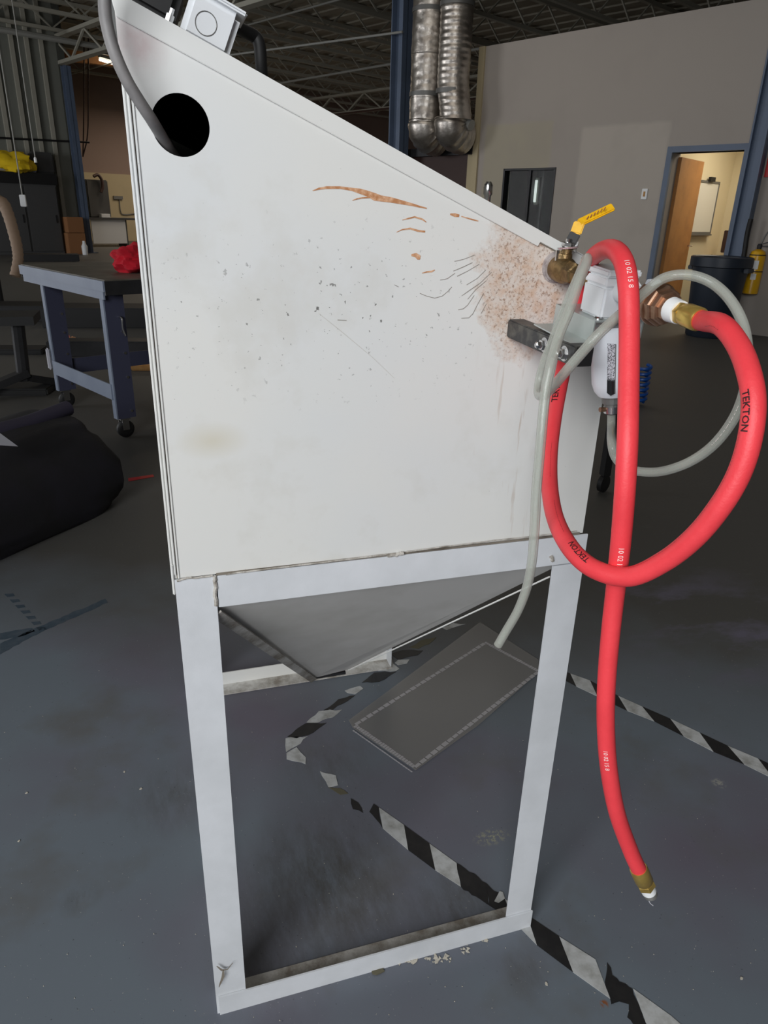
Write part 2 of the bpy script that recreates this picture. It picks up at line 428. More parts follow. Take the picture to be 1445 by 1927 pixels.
# joists: chords and webs
def joist(a, parent, b0=-5, b1=33):
    j = put('roof_joist', wbox(wbox(B(), a-.06, a+.06, b0, b1, 6.05, 6.14), a-.05, a+.05, b0, b1, 5.42, 5.50), M['joist'], parent)
    bm = B(); n = int((b1-b0)/.75); st = (b1-b0)/n
    for k in range(n):
        z0, z1 = (5.48, 6.08) if k % 2 == 0 else (6.08, 5.48)
        bar(bm, W(a, b0+k*st, z0), W(a, b0+(k+1)*st, z1), .035, .035)
    put('joist_web', bm, M['joist'], j); return j
for k in range(15): joist(-27.6+1.9*k, ceil)
for k, b in enumerate((3.0, 8.9, 20)):
    gb = put('roof_girder', wbox(wbox(B(), -29, 9, b-.1, b+.1, 5.32, 5.40), -29, 9, b-.1, b+.1, 4.72, 4.80), M['joist'], ceil)
    bm = B(); n = 40; st = 38/n
    for q in range(n):
        z0, z1 = (4.78, 5.34) if q % 2 == 0 else (5.34, 4.78)
        bar(bm, W(-29+q*st, b, z0), W(-29+(q+1)*st, b, z1), .05, .05)
    put('girder_web', bm, M['joist'], gb)
bm = B()
for k in range(60): wbox(bm, -30, 9, -5+.62*k, -4.72+.62*k, CZ-.04, CZ)
put('deck_rib', bm, M['deck'], ceil, kind='stuff')

def ibeam(bm, a, b, z0, z1, w=.2, d=.24):
    wbox(bm, a-d/2, a-d/2+.02, b-w/2, b+w/2, z0, z1); wbox(bm, a+d/2-.02, a+d/2, b-w/2, b+w/2, z0, z1); wbox(bm, a-d/2, a+d/2, b-.01, b+.01, z0, z1); return bm
def column(a, b, w, d, label):
    t = thing('steel_column', label, 'column', W(a, b, 0))
    put('column_shaft', ibeam(B(), a, b, .02, 4.65, w, d), M['bluepaint'], t)
    put('base_plate', wbox(B(), a-d, a+d, b-w, b+w, 0, .02), M['bluepaint'], t); return t
column(-9.65, 9.42, .22, .26, 'blue steel column standing left of the silver ducts')
column(-21.75, 8.84, .2, .2, 'dark blue steel column at the far left wall corner')
# the broad column right of the door, built against the office wall
t = thing('steel_column', 'broad blue steel column right of the open office door', 'column', W(-3.77, 9.54, 0))
put('column_shaft', ibeam(B(), -3.765, 9.545, 0, 5.2, .13, .18), M['bluepaint'], t)
put('base_plate', wbox(B(), -3.9, -3.64, 9.44, 9.62, 0, .02), M['bluepaint'], t)
column(-27.5, 22.6, .3, .3, 'faint blue column on the far brown wall')

# door frame and door
dr = put('door_1', wbox(wbox(wbox(B(), DL-.07, DL, 9.58, 9.82, 0, DT+.07), DR, DR+.07, 9.58, 9.82, 0, DT+.07), DL, DR, 9.58, 9.82, DT, DT+.07), M['bluepaint'], kind='structure', label='blue steel frame of the open office door')
hx, hy = W(DL, 9.78), W(DL-.10, 10.66)
d = (hy-hx).normalized(); s = d.cross(V((0, 0, 1)))
bm = B(); hexa(bm, [hx, hy, hy+s*.045, hx+s*.045, hx+V((0, 0, 2.05)), hy+V((0, 0, 2.05)), hy+s*.045+V((0, 0, 2.05)), hx+s*.045+V((0, 0, 2.05))])
leaf = put('door_leaf', bm, M['wood'], dr, label='brown wooden door leaf swung inward')
bm = B(); q = hx+d*.81+s*.045+V((0, 0, .97)); tube(bm, [q, q+s*.06], .012, 8); tube(bm, [q+s*.06, q+s*.06-d*.11], .009, 8)
q2 = hx+d*.81+V((0, 0, .97)); tube(bm, [q2, q2-s*.06], .012, 8); tube(bm, [q2-s*.06, q2-s*.06-d*.11], .009, 8)
put('door_handle', bm, M['chrome'], leaf)
# office room behind the door
put('wall_office_left', wbox(B(), -5.22, -5.12, 9.8, 12.3, 0, 2.7), M['cream'], kind='structure')
put('wall_office_back', wbox(B(), -5.22, -.5, 12.2, 12.3, 0, 2.7), M['cream'], kind='structure')
put('wall_office_right', wbox(B(), -.5, -.4, 9.8, 12.3, 0, 2.7), M['cream'], kind='structure')
put('ceiling_office', wbox(B(), -5.22, -.4, 9.8, 12.3, 2.7, 2.75), M['cream'], kind='structure')
t = thing('whiteboard', 'whiteboard hanging on the cream wall inside the office', 'whiteboard', W(-5.1, 11.2, 1.15))
put('writing_surface', wbox(B(), -5.12, -5.10, 10.75, 11.75, 1.15, 1.82), M['board'], t)
bm = B()
for b0, b1, z0, z1 in ((10.73, 11.77, 1.12, 1.15), (10.73, 11.77, 1.82, 1.85), (10.73, 10.75, 1.12, 1.85), (11.75, 11.77, 1.12, 1.85)): wbox(bm, -5.12, -5.09, b0, b1, z0, z1)
put('board_frame', bm, M['conduit'], t)
put('marker_tray', wbox(B(), -5.1, -5.04, 10.9, 11.7, 1.10, 1.12), M['conduit'], t)
tag(put('marker_clip', wbox(B(), -5.09, -5.05, 11.35, 11.5, 1.84, 1.90), M['black']), 'small black eraser perched on top of the whiteboard', 'eraser')
# desk with clutter, chair
t = thing('office_desk', 'wooden desk just inside the office door', 'desk', W(-4.6, 12.0, 0))
put('desk_top', wbox(B(), -5.05, -3.9, 11.6, 12.15, .70, .74), M['lumber'], t)
put('desk_side', wbox(B(), -5.05, -5.0, 11.62, 12.12, 0, .70), M['desk'], t); put('desk_side', wbox(B(), -3.95, -3.9, 11.62, 12.12, 0, .70), M['desk'], t)
put('modesty_panel', wbox(B(), -5.0, -3.95, 11.66, 11.69, .1, .70), M['desk'], t)
t = thing('desk_monitor', 'dark brown monitor standing on the office desk', 'monitor', W(-4.72, 11.85, .74))
put('screen', wbox(B(), -4.92, -4.58, 11.84, 11.89, .86, 1.18), M['brown'], t, bev=.008)
put('stand', wbox(wbox(B(), -4.78, -4.72, 11.86, 11.9, .75, .9), -4.85, -4.65, 11.78, 11.95, .74, .752), M['black'], t)
tag(put('paper_stack', wbox(B(), -4.5, -4.25, 11.7, 11.9, .74, .80), M['paper'], bev=.004), 'white stack of paper on the office desk', 'paper')
t = thing('desk_phone', 'black desk phone on the office desk', 'phone', W(-4.9, 11.7, .74))
put('phone_base', wbox(B(), -5.02, -4.88, 11.62, 11.74, .74, .78), M['black'], t, bev=.01)
put('handset', tube(B(), [W(-4.97, 11.63, .80), W(-4.97, 11.68, .815), W(-4.97, 11.73, .80)], .016, 8), M['black'], t, smooth=True)
t = thing('office_fill_lamp', 'unseen ceiling light fixture added inside the office', 'light', W(-4.0, 11.0, 2.6))  # unseen fixture added as the source of the office fill
put('lamp_housing', wbox(B(), -4.35, -3.65, 10.3, 11.7, 2.62, 2.69), M['white'], t)
put('diffuser', wbox(B(), -4.3, -3.7, 10.35, 11.65, 2.6, 2.62), M['tube_on'], t)

# interior window
wn = put('window_1', wbox(wbox(wbox(wbox(B(), WL, WL+.03, 9.62, 9.74, WB, WT), WR-.03, WR, 9.62, 9.74, WB, WT), WL, WR, 9.62, 9.74, WB, WB+.03), WL, WR, 9.62, 9.74, WT-.03, WT), M['dark'], kind='structure', label='dark framed interior window in the grey wall')
put('window_pane', wbox(B(), WL+.03, WR-.03, 9.68, 9.686, WB+.03, WT-.03), M['glass'], wn)
put('mullion', wbox(B(), -7.08, -7.04, 9.66, 9.72, WB, WT), M['dark'], wn)
put('mullion', wbox(B(), -6.86, -6.83, 9.70, 9.73, WB, WT), M['dark'], wn)
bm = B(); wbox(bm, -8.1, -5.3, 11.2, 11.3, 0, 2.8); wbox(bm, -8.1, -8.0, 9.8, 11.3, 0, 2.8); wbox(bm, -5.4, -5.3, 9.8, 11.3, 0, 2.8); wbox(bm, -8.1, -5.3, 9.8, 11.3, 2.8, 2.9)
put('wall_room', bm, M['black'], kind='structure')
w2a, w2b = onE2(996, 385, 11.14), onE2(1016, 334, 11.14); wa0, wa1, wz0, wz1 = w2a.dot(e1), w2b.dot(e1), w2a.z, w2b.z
wn2 = put('window_reflection', wbox(B(), wa0, wa1, 11.14, 11.2, wz0, wz1), M['desk'], kind='structure', label='glowing pane standing for the bright reflection in the dark interior window')
put('window_pane', wbox(B(), wa0+.04, wa1-.04, 11.12, 11.14, wz0+.04, wz1-.04), M['reflect_glow'], wn2)  # glowing pane paints the bright reflection in the window glass
# jamb at the free end of the office wall
put('trim_1', wbox(wbox(B(), -8.16, -8.05, 9.6, 9.84, 0, 3.62), -8.3, -8.16, 9.66, 9.72, 0, 2.55), M['lowcream'], kind='structure')
t = thing('light_switch', 'lit cream light switch plate left of the blue door frame', 'switch', onE2(1211, 373, 9.63))
P = onE2(1211, 365, 9.60); a, z = P.dot(e1), P.z
put('switch_plate', wbox(B(), a-.04, a+.04, 9.615, 9.63, z-.065, z+.065), M['ptfe'], t, bev=.003)
put('rocker', wbox(B(), a-.012, a+.012, 9.608, 9.615, z-.03, z+.03), M['lumber'], t)

# =================================================================================================
# BLAST CABINET
# =================================================================================================
YN, YF, XL, XR = .835, 1.765, -.0085, .589
cab = thing('blast_cabinet', 'white steel sandblasting cabinet with sloped lid on a welded leg stand', 'cabinet', V((.29, 1.3, 0)))
PB = .847        # underside of the body
TH = .0015
def lidz(x): return 1.4594-.4245*x      # upper edge of the lid flange
# side panel with the round hole
hc = onY(340, 236, YN); hr = .0285
outline = [V((XL, YN, PB)), V((.5808, YN, PB)), V((.5815, YN, 1.213)), V((.486, YN, lidz(.486)-.001)), V((XL-.003, YN, lidz(XL)-.004))]
def holed(bm, Y, th, n=40):
    ring = [V((hc.x+hr*cos(2*pi*k/n), Y, hc.z+hr*sin(2*pi*k/n))) for k in range(n)]
    out = []
    m = len(outline)
    for r in ring:                    # cast every ring direction onto the outline
        d = V((r.x-hc.x, 0, r.z-hc.z)).normalized(); best = None
        for i in range(m):
            a, b = outline[i], outline[(i+1) % m]; ex, ez = b.x-a.x, b.z-a.z
            den = d.x*ez-d.z*ex
            if abs(den) < 1e-9: continue
            t = ((a.x-hc.x)*ez-(a.z-hc.z)*ex)/den; u = ((a.x-hc.x)*d.z-(a.z-hc.z)*d.x)/den
            if t > 0 and -1e-6 <= u <= 1+1e-6 and (best is None or t < best[0]): best = (t, i, u)
        out.append((V((hc.x+d.x*best[0], Y, hc.z+d.z*best[0])), best[1]))
    for dy in (0, th):
        rv = [bm.verts.new(p+V((0, dy, 0))) for p in ring]; ov = [bm.verts.new(p+V((0, dy, 0))) for p, _ in out]
        for k in range(n):
            j = (k+1) % n; i0, i1 = out[k][1], out[j][1]
            f = [rv[k], ov[k]]
            i = i0
            while i != i1:
                i = (i+1) % m; c = outline[i]; f.append(bm.verts.new(V((c.x, Y+dy, c.z))))
            f += [ov[j], rv[j]]
            bm.faces.new(f)
        if dy == 0: r0 = rv
    for k in range(n): bm.faces.new([r0[k], r0[(k+1) % n], rv[(k+1) % n], rv[k]])
    return bm
put('side_panel', holed(B(), YN, TH), M['panel'], cab)
bm = B(); plate(bm, [V((p.x, YF, p.z)) for p in outline], (0, TH, 0)); put('side_panel', bm, M['paint'], cab)
put('front_panel', box(B(), .5795, .581, YN+TH, YF, PB, 1.213), M['paint'], cab)
put('body_floor', box(B(), XL+.05, .575, YN+.01, YF-.01, PB-.004, PB-.002), M['dark'], cab)
bm = B(); hexa(bm, [V((.486, YN, 1.2515)), V((.5815, YN, 1.2128)), V((.5815, YF, 1.2128)), V((.486, YF, 1.2515)), V((.486, YN, 1.253)), V((.5815, YN, 1.2143)), V((.5815, YF, 1.2143)), V((.486, YF, 1.253))])
put('top_shelf', bm, M['paint'], cab)
# rear access door: nested flanged edges at the left
zt = 1.390
put('rear_frame', box(B(), XL-.0015, XL+.001, YN+.001, YF, PB, 1.452), M['paint'], cab)
dd = put('rear_door', box(B(), XL-.0035, XL-.0005, YN-.0015, YF-.02, PB+.012, zt), M['paint'], cab, bev=.0008)
rim = put('door_rim', box(B(), XL+.0006, XL+.0030, YN-.0030, YN, PB+.006, zt+.01), M['paint'], dd, bev=.0006)
put('side_fold', box(B(), XL+.0042, XL+.0066, YN-.0014, YN, PB, 1.383), M['paint'], cab, bev=.0005)
put('fold_gap', box(B(), XL+.0030, XL+.0042, YN-.0004, YN-.0001, PB, 1.380), M['grime'], cab)
bm = B()
box(bm, .0, .57, YF-.02, YF-.018, .87, 1.19); box(bm, .0, .012, YN+.03, YF-.02, .87, 1.40); box(bm, .565, .57, YN+.03, YF-.02, .87, 1.19); box(bm, .0, .57, YN+.03, YF-.02, .865, .87)
hexa(bm, [V((.0, YN+.03, 1.44)), V((.57, YN+.03, 1.19)), V((.57, YF-.02, 1.19)), V((.0, YF-.02, 1.44)), V((.0, YN+.03, 1.445)), V((.57, YN+.03, 1.195)), V((.57, YF-.02, 1.195)), V((.0, YF-.02, 1.445))])
put('added_dark_box', bm, M['black'], cab)  # black box added so the inside behind the hole looks shaded
# lid slab and its side flange
x0, x1 = -.016, .4885
bm = B(); hexa(bm, [V((x0, YN, lidz(x0)-.004)), V((x1, YN, lidz(x1)-.004)), V((x1, YF+.002, lidz(x1)-.004)), V((x0, YF+.002, lidz(x0)-.004)),
                    V((x0, YN, lidz(x0))), V((x1, YN, lidz(x1))), V((x1, YF+.002, lidz(x1))), V((x0, YF+.002, lidz(x0)))])
lid = put('lid', bm, M['paint'], cab)
fl = [V((-.0155, YN-.003, lidz(-.0155))), V((.4894, YN-.003, 1.2517)), V((.4881, YN-.003, 1.2402)), V((.4576, YN-.003, 1.2528)), V((.4550, YN-.003, 1.2478)), V((-.0104, YN-.003, 1.4432))]
put('lid_flange', plate(B(), fl, (0, .0028, 0)), M['paint'], lid, bev=.0005)
put('latch_pin', lathe(B(), [(0, .004), (.012, .004), (.014, .0055), (.024, .0055), (.028, .003)], onY(916, 389, .87), (0, 0, 1), 12), M['chrome'], lid, smooth=True)
# stand
def leg(x0, x1, yo, yi, ytip, ztop, m):
    bm = B(); box(bm, x0, x1, min(yo, yi), max(yo, yi), .0, ztop); return bm
def angle_leg(xa, xb, Y, sy, ztop, outer, mat):
    bm = B(); box(bm, xa, xb, min(Y, Y+sy*.003), max(Y, Y+sy*.003), 0, ztop)
    xo = xa if outer < 0 else xb-.003
    box(bm, xo, xo+.003, min(Y+sy*.003, Y+sy*.045), max(Y+sy*.003, Y+sy*.045), 0, ztop)
    return put('leg', bm, mat, cab)
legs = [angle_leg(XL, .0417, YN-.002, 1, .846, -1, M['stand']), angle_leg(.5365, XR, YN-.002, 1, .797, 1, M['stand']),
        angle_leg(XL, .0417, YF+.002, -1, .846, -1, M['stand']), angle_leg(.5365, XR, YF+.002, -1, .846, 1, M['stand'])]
put('corner_tab', box(B(), XL-.0035, XL, YN-.003, YN+.045, .825, .868), M['paint'], cab, bev=.001)
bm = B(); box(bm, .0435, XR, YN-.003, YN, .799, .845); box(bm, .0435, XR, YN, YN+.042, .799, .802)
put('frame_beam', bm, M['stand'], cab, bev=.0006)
bm = B(); box(bm, .0435, XR, YF, YF+.003, .799, .845); put('frame_beam', bm, M['paint'], cab)
put('frame_beam', box(B(), XL, XL+.003, YN+.043, YF-.043, .799, .845), M['paint'], cab)
put('frame_beam', box(B(), XR-.003, XR, YN+.043, YF-.043, .799, .845), M['paint'], cab)
def rail(name, xa, xb, Y, sy, mat, mat2):
    r = put(name, box(B(), xa, xb, min(Y, Y+sy*.003), max(Y, Y+sy*.003), 0, .044), mat, cab)
    put('rail_flange', box(B(), xa, xb, min(Y+sy*.003, Y+sy*.05), max(Y+sy*.003, Y+sy*.05), .001, .004), mat2, r); return r
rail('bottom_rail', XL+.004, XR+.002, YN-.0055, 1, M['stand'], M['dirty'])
rail('bottom_rail', XL, XR, YF, -1, M['paint'], M['dirty'])
bm = B(); box(bm, XL+.001, XL+.004, YN+.05, YF-.05, 0, .044); box(bm, XL+.004, XL+.045, YN+.05, YF-.05, .001, .004)
put('bottom_rail', bm, M['dirty'], cab)
# welds
def weld(pts, r=.0022):
    pp = smoothpath(pts, 6)
    return put('weld_bead', tube(B(), [p+V((random.uniform(-1, 1), 0, random.uniform(-1, 1)))*r*.35 for p in pp], r, 7), M['weld'], cab, smooth=True)
yw = YN-.003
weld([onY(333, 1093, yw), onY(352, 1088, yw), onY(372, 1087, yw), onY(400, 1083, yw)], .0014)
weld([onY(404, 1084, yw), onY(405, 1105, yw), onY(406, 1140, yw)], .0026)
weld([onY(425, 1081, yw), onY(560, 1064, yw), onY(700, 1047, yw), onY(732, 1043, yw)], .0012)
weld([onY(730, 1045, yw), onY(745, 1044, yw), onY(760, 1040, yw)], .0028)
weld([onY(765, 1038, yw), onY(900, 1021, yw), onY(1085, 1000, yw)], .0010)
weld([onY(1036, 1045, yw), onY(1040, 1056, yw)], .003)
put('seam_gap', box(B(), .043, .575, YN-.0016, YN-.0002, .8455, .8485), M['grime'], cab)
put('lid_gap', bar(B(), V((.4576, YN-.0008, 1.2520)), V((.4885, YN-.0008, 1.2394)), .0014, .0012), M['grime'], cab)
# hopper
T0 = [V((.012, YN+.004, .800)), V((.565, YN+.004, .800)), V((.565, YF-.004, .800)), V((.012, YF-.004, .800))]
b0x, b1x, b0y, b1y, bz = .242, .3155, 1.2, 1.38, .392
T1 = [V((b0x, b0y, bz)), V((b1x, b0y, bz+.008)), V((b1x, b1y, bz)), V((b0x, b1y, bz))]
hop = None
for k in range(4):
    j = (k+1) % 4; nrm = (T0[j]-T0[k]).cross(T1[k]-T0[k]).normalized()*.0015
    o = put('hopper_face', plate(B(), [T0[k], T0[j], T1[j], T1[k]], nrm), M['hopper'], cab)
    if k == 0: hop = o
def strip(name, a, b, w, t, mat, up): return put(name, bar(B(), a, b, w, t, up), mat, cab)
strip('hopper_seam', T0[0]+V((0.028, -.003, -.012)), T1[0]+V((0, -.003, -.003)), .003, .014, M['dirty'], (1, -.2, .8))
strip('hopper_seam', T0[1]+V((-.03, -.003, -.022)), T1[1]+V((0, -.003, 0)), .002, .0016, M['paint'], (-1, -.2, .8))
put('hopper_spout', box(B(), b0x+.004, b1x-.004, b0y+.004, b1y, bz-.006, bz), M['dark'], cab)
# rust streaks and hairline cracks on the side panel, measured on its plane
def ribbon(name, pts, mat, dy=.0004):
    P = [(onY(x, y, YN-dy), w_*.5/FPX*.8) for x, y, w_ in pts]
    bm = B(); L = []; R_ = []
    for i, (p, w_) in enumerate(P):
        a = P[max(i-1, 0)][0]; b = P[min(i+1, len(P)-1)][0]; d = (b-a).normalized(); n = V((-d.z, 0, d.x))
        L.append(bm.verts.new(p+n*w_*random.uniform(.7, 1.2))); R_.append(bm.verts.new(p-n*w_*random.uniform(.7, 1.2)))
    for i in range(len(P)-1): bm.faces.new([L[i], L[i+1], R_[i+1], R_[i]])
    return put(name, bm, mat, SP)
SP = bpy.data.objects['side_panel']
ribbon('rust_streak', [(588, 359, 1), (600, 355, 3), (615, 353, 4), (640, 353, 4), (662, 356, 6), (676, 360, 11), (692, 364, 13), (706, 370, 14), (716, 374, 10), (735, 376, 8), (755, 381, 7), (775, 385, 6), (790, 389, 4), (803, 392, 2)], M['rust'])
ribbon('rust_streak', [(663, 377, 1), (672, 374, 2), (682, 372, 2.5), (696, 371.5, 2)], M['rust'], .0006)
ribbon('rust_streak', [(757, 414, 1), (768, 411, 2.5), (780, 408, 3), (795, 413, 3), (802, 418, 1.5)], M['rust'])
ribbon('rust_streak', [(746, 437, 1), (757, 432, 2.5), (772, 430, 3), (786, 434, 4), (800, 436, 3)], M['rust'])
ribbon('rust_streak', [(774, 480, 4), (782, 480, 11), (788, 485, 9), (790, 488, 2)], M['rust'])
ribbon('rust_streak', [(794, 514, 1), (803, 512, 3), (812, 511, 4), (818, 508, 2)], M['rust'])
ribbon('rust_streak', [(847, 403, 3), (856, 404, 7), (864, 406, 5)], M['rust'])
ribbon('rust_streak', [(868, 407, 1.5), (885, 412, 2.5), (900, 416, 2)], M['rust'])
for c in (((828, 527), (836, 526), (842, 524), (856, 514)), ((790, 552), (802, 557), (818, 561), (832, 557), (843, 548), (850, 540)), ((862, 583), (872, 581), (880, 574), (892, 556)),
          ((868, 599), (882, 598), (890, 590), (898, 574), (910, 552)), ((855, 492), (872, 488), (893, 480)), ((853, 510), (870, 503), (889, 494)), ((870, 556), (884, 546), (903, 533), (925, 512)),
          ((860, 520), (880, 510), (902, 497)), ((878, 536), (898, 524), (914, 508)), ((880, 563), (895, 545), (915, 528)), ((750, 540), (742, 536)), ((905, 590), (915, 572)), ((635, 602), (652, 603))):
    ribbon('paint_crack', [(x, y, 1.2) for x, y in c], M['crack'])
M['faintline'] = plain('faint_scratch', (196, 193, 186), .7)
ribbon('paint_scratch', [(600, 590, .8), (640, 622, 1), (700, 672, 1), (742, 712, .6)], M['faintline'])
ribbon('rust_streak', [(408, 1818, 3), (418, 1826, 7), (428, 1824, 4), (438, 1812, 2)], M['grime'], .0085)
ribbon('rust_streak', [(420, 1824, 4), (420, 1838, 8), (414, 1852, 6), (412, 1858, 2)], M['grime'], .0085)

# items on the lid
n_l = V((.4245, 0, 1)).normalized(); d_l = V((1, 0, -.4245)).normalized()
def LP(x, y, h): return V((x, y, lidz(x)))+n_l*h
t = thing('junction_box', 'white metal electrical box with round knockout on the sloped lid', 'electrical box', LP(.070, .885, 0))
f = lambda a, b, c: LP(.070, .885, 0)+d_l*a+V((0, 1, 0))*b+n_l*c
put('box_body', box(B(), -.026, .0255, -.024, .035, .001, .0445, f), M['white'], t, bev=.006, smooth=True)
put('cover_plate', box(B(), -.028, .0295, -.026, .037, .0445, .0485, f), M['white'], t, bev=.0018)
bm = B(); ring = [f(-.0045+.0105*cos(a), -.0242, .0205+.0105*sin(a)) for a in [2*pi*k/28 for k in range(29)]]; tube(bm, ring, .0005, 6); put('knockout_ring', bm, M['conduit'], t, smooth=True)
t = thing('light_fixture', 'black lamp fixture bolted to the lid left of the white box', 'lamp', LP(.01, .93, 0))
f2 = lambda a, b, c: LP(.018, .92, 0)+d_l*a+V((0, 1, 0))*b+n_l*c
put('fixture_body', box(B(), -.034, .024, -.03, .10, .008, .06, f2), M['black'], t, bev=.008, smooth=True)
put('bolt', lathe(B(), [(0, .007), (.003, .007), (.003, .0045), (.014, .0045), (.014, .0025), (.02, .0025)], f2(.019, -.045, 0), n_l, 6), M['chrome'], t)
bm = B(); tube(bm, smoothpath([at(430, 40, .93), at(455, 56, .96), at(478, 68, .98), at(488, 84, .985), at(492, 130, 1.0), at(496, 185, 1.03)], 6), .0085, 12)
tag(put('cord_elbow', bm, M['black'], smooth=True), 'black conduit elbow dropping behind the lid right of the white box', 'conduit')
bm = B(); tube(bm, smoothpath([at(215, -120, .60), at(200, -40, .625), at(197, 10, .635), at(202, 50, .642), at(216, 100, .650), at(238, 150, .662), at(262, 190, .675), at(283, 222, .690), at(300, 250, .712), at(318, 280, .735), at(338, 312, .77), at(350, 360, .84)], 8), .0058, 14)
tag(put('power_cable', bm, M['cable'], smooth=True), 'grey power cable hanging down into the round hole of the cabinet', 'cable')

# =================================================================================================
# AIR SUPPLY
# =================================================================================================
P0 = V((.484, .835, 1.2235)); ax = V((0, -1, -.1)).normalized(); up = V((0, -.1, 1)).normalized(); rt = V((1, 0, 0))
def L(x, t_, h): return P0+rt*x+ax*t_+up*h
# support bar and bracket
BT = V((0, -1, -.04)).normalized(); BU = V((0, -.04, 1)).normalized(); BO = V((.4243, .834, 1.1612))
fb = lambda x, t_, h: BO+rt*x+BT*t_+BU*h
t = thing('support_bar', 'short black square bar sticking out of the side panel', 'bracket', BO)
put('bar_tube', box(B(), 0, .0225, 0, .163, -.0225, 0, fb), M['bar'], t, bev=.0015)
put('end_cap', box(B(), .001, .0215, .163, .1645, -.0215, -.001, fb), M['black'], t)
for tt in (.098, .143):
    b = put('bolt', lathe(B(), [(0, .0075), (.0015, .0075), (.0015, .0062), (.0055, .0062), (.006, .0042), (.0105, .004), (.012, .0025)], fb(0, tt, -.012), (-1, 0, 0), 6), M['chrome'], t)
    put('washer', lathe(B(), [(0, .0085), (.0008, .0085)], fb(0, tt, -.012), (-1, 0, 0), 20), M['chrome'], b)
t = thing('filter_bracket', 'galvanised steel bracket between the black bar and the white regulator', 'bracket', L(-.03, .08, -.05))
bt = .0015
br = put('bracket_plate', box(B(), -.031, .034, .068, .153, -.0315, -.030, L), M['galv'], t)
put('bracket_lip', box(B(), -.031, -.0295, .068, .153, -.053, -.0315, L), M['galv'], t)
put('bracket_foot', box(B(), -.0565, -.031, .068, .153, -.0545, -.053, L), M['galv'], t)
put('bracket_lip', box(B(), .0305, .032, .068, .153, -.050, -.0315, L), M['galv'], t)
for x, tt in ((-.022, .082), (-.020, .142), (.024, .142)):
    put('screw', lathe(B(), [(0, .0052), (.0012, .0052), (.0026, .0035), (.0026, .001)], L(x, tt, -.030), up, 14), M['chrome'], t, smooth=True)
# ball valve
t = thing('ball_valve', 'tarnished brass ball valve with yellow lever beside the lid corner', 'valve', L(0, .02, -.016))
put('wall_flange', lathe(B(), [(-.001, .0190), (.003, .0190), (.003, .0170), (.0055, .0170), (.0055, .014)], L(0, 0, 0), ax, 36), M['ring'], t, smooth=True)
put('valve_body', lathe(B(), [(.004, .0145), (.014, .0155), (.026, .0155), (.033, .0125), (.036, .0115)], L(0, 0, 0), ax, 32), M['oldbrass'], t, smooth=True)
put('valve_hex', lathe(B(), [(.034, .0115), (.035, .0135), (.050, .0135), (.052, .0115), (.062, .0105)], L(0, 0, 0), ax, 6, .3), M['oldbrass'], t)
put('valve_neck', lathe(B(), [(.010, .0085), (.019, .0075), (.0195, .0065), (.025, .0065)], L(0, .020, 0), up, 20), M['oldbrass'], t, smooth=True)
stem = L(0, .020, .024)
bm = B(); hexnut(bm, stem+up*.0035, up, .0075, .005); lathe(bm, [(.0085, .0035), (.0125, .0035)], stem, up, 12)
put('stem_nut', bm, M['chrome'], t)
ld = (V((.90, -.36, .10))).normalized()
la = stem; lb = stem+ld*.012; lc = at(1088, 437, .86); ldp = at(1154, 389, .85)
def strap(a, b, wdt, th, mat, nm, parent, wdir):
    return put(nm, bar(B(), a, b, wdt, th, wdir), mat, parent, bev=.0008)
wd = V((-.25, -.35, .90))
lev = put('lever', bar(bar(B(), stem-ld*.011+V((0, 0, .002)), lb+V((0, 0, .002)), .013, .002, (0, 0, 1)), lb+V((0, 0, .002)), at(1072, 462, .865), .012, .0022, (-.7, -.6, .35)), M['chrome'], t)
put('stop_lug', bar(B(), stem-ld*.010, stem-ld*.010-V((0, 0, .012)), .006, .003), M['chrome'], lev)
strap(at(1066, 470, .866), at(1083, 439, .858), .0135, .003, M['black'], 'lever_sleeve', lev, (-.55, -.75, .35))
g1 = put('lever_grip', bar(bar(B(), at(1083, 440, .858), at(1091, 418, .856), .0135, .0035, (-.6, -.75, .3)), at(1089, 420, .857), ldp, .0115, .0035, (-.45, -.62, .72)), M['yellow'], lev, bev=.0012)
for k in range(6):
    q = at(1106, 410, .852).lerp(at(1138, 393, .845), k/5)
    put('grip_mark', bar(B(), q+V((-.0012, 0, -.0016)), q+V((.0008, 0, .002)), .0010, .0006, (-.4, -.7, .6)), M['inkred'], g1)

# filter regulator
t = thing('filter_regulator', 'white air filter regulator body with hanging bowl under a metal bracket', 'regulator', L(0, .12, -.15))
bd = put('regulator_body', box(B(), -.0205, .0265, .102, .146, -.030, .004, L), M['white'], t, bev=.0025)
bm = B(); hexa(bm, [L(-.0205, .100, .004), L(.0265, .100, .004), L(.0265, .146, .004), L(-.0205, .146, .004), L(-.016, .102, .013), L(.020, .100, .013), L(.020, .140, .013), L(-.018, .140, .013)])
put('regulator_cap', bm, M['white'], t, bev=.0015)
bm = B(); box(bm, -.018, .024, .097, .143, .013, .021, L); put('top_cover', bm, M['white'], t, bev=.002)
put('side_knob', lathe(B(), [(0, .010), (.010, .011), (.013, .009), (.014, .004)], L(.027, .152, .004), V((1, -.3, 0)), 20), M['bowl'], t, smooth=True)
put('port_boss', lathe(B(), [(.146, .012), (.158, .012), (.158, .009), (.166, .009)], L(0, 0, 0), ax, 24), M['white'], t, smooth=True)
put('inlet_nipple', lathe(B(), [(.060, .0085), (.100, .0085)], L(0, 0, 0), ax, 20), M['oldbrass'], t, smooth=True)
bc = L(.0125, .124, -.032); bc.z = 1.169; dnv = V((.13, -.04, -1)).normalized()
bw = put('bowl_guard', lathe(B(), [(0, .019), (.004, .0232), (.050, .0236), (.066, .0232), (.075, .0205), (.081, .0160), (.082, .004)], bc, dnv, 40), M['bowl'], t, smooth=True)
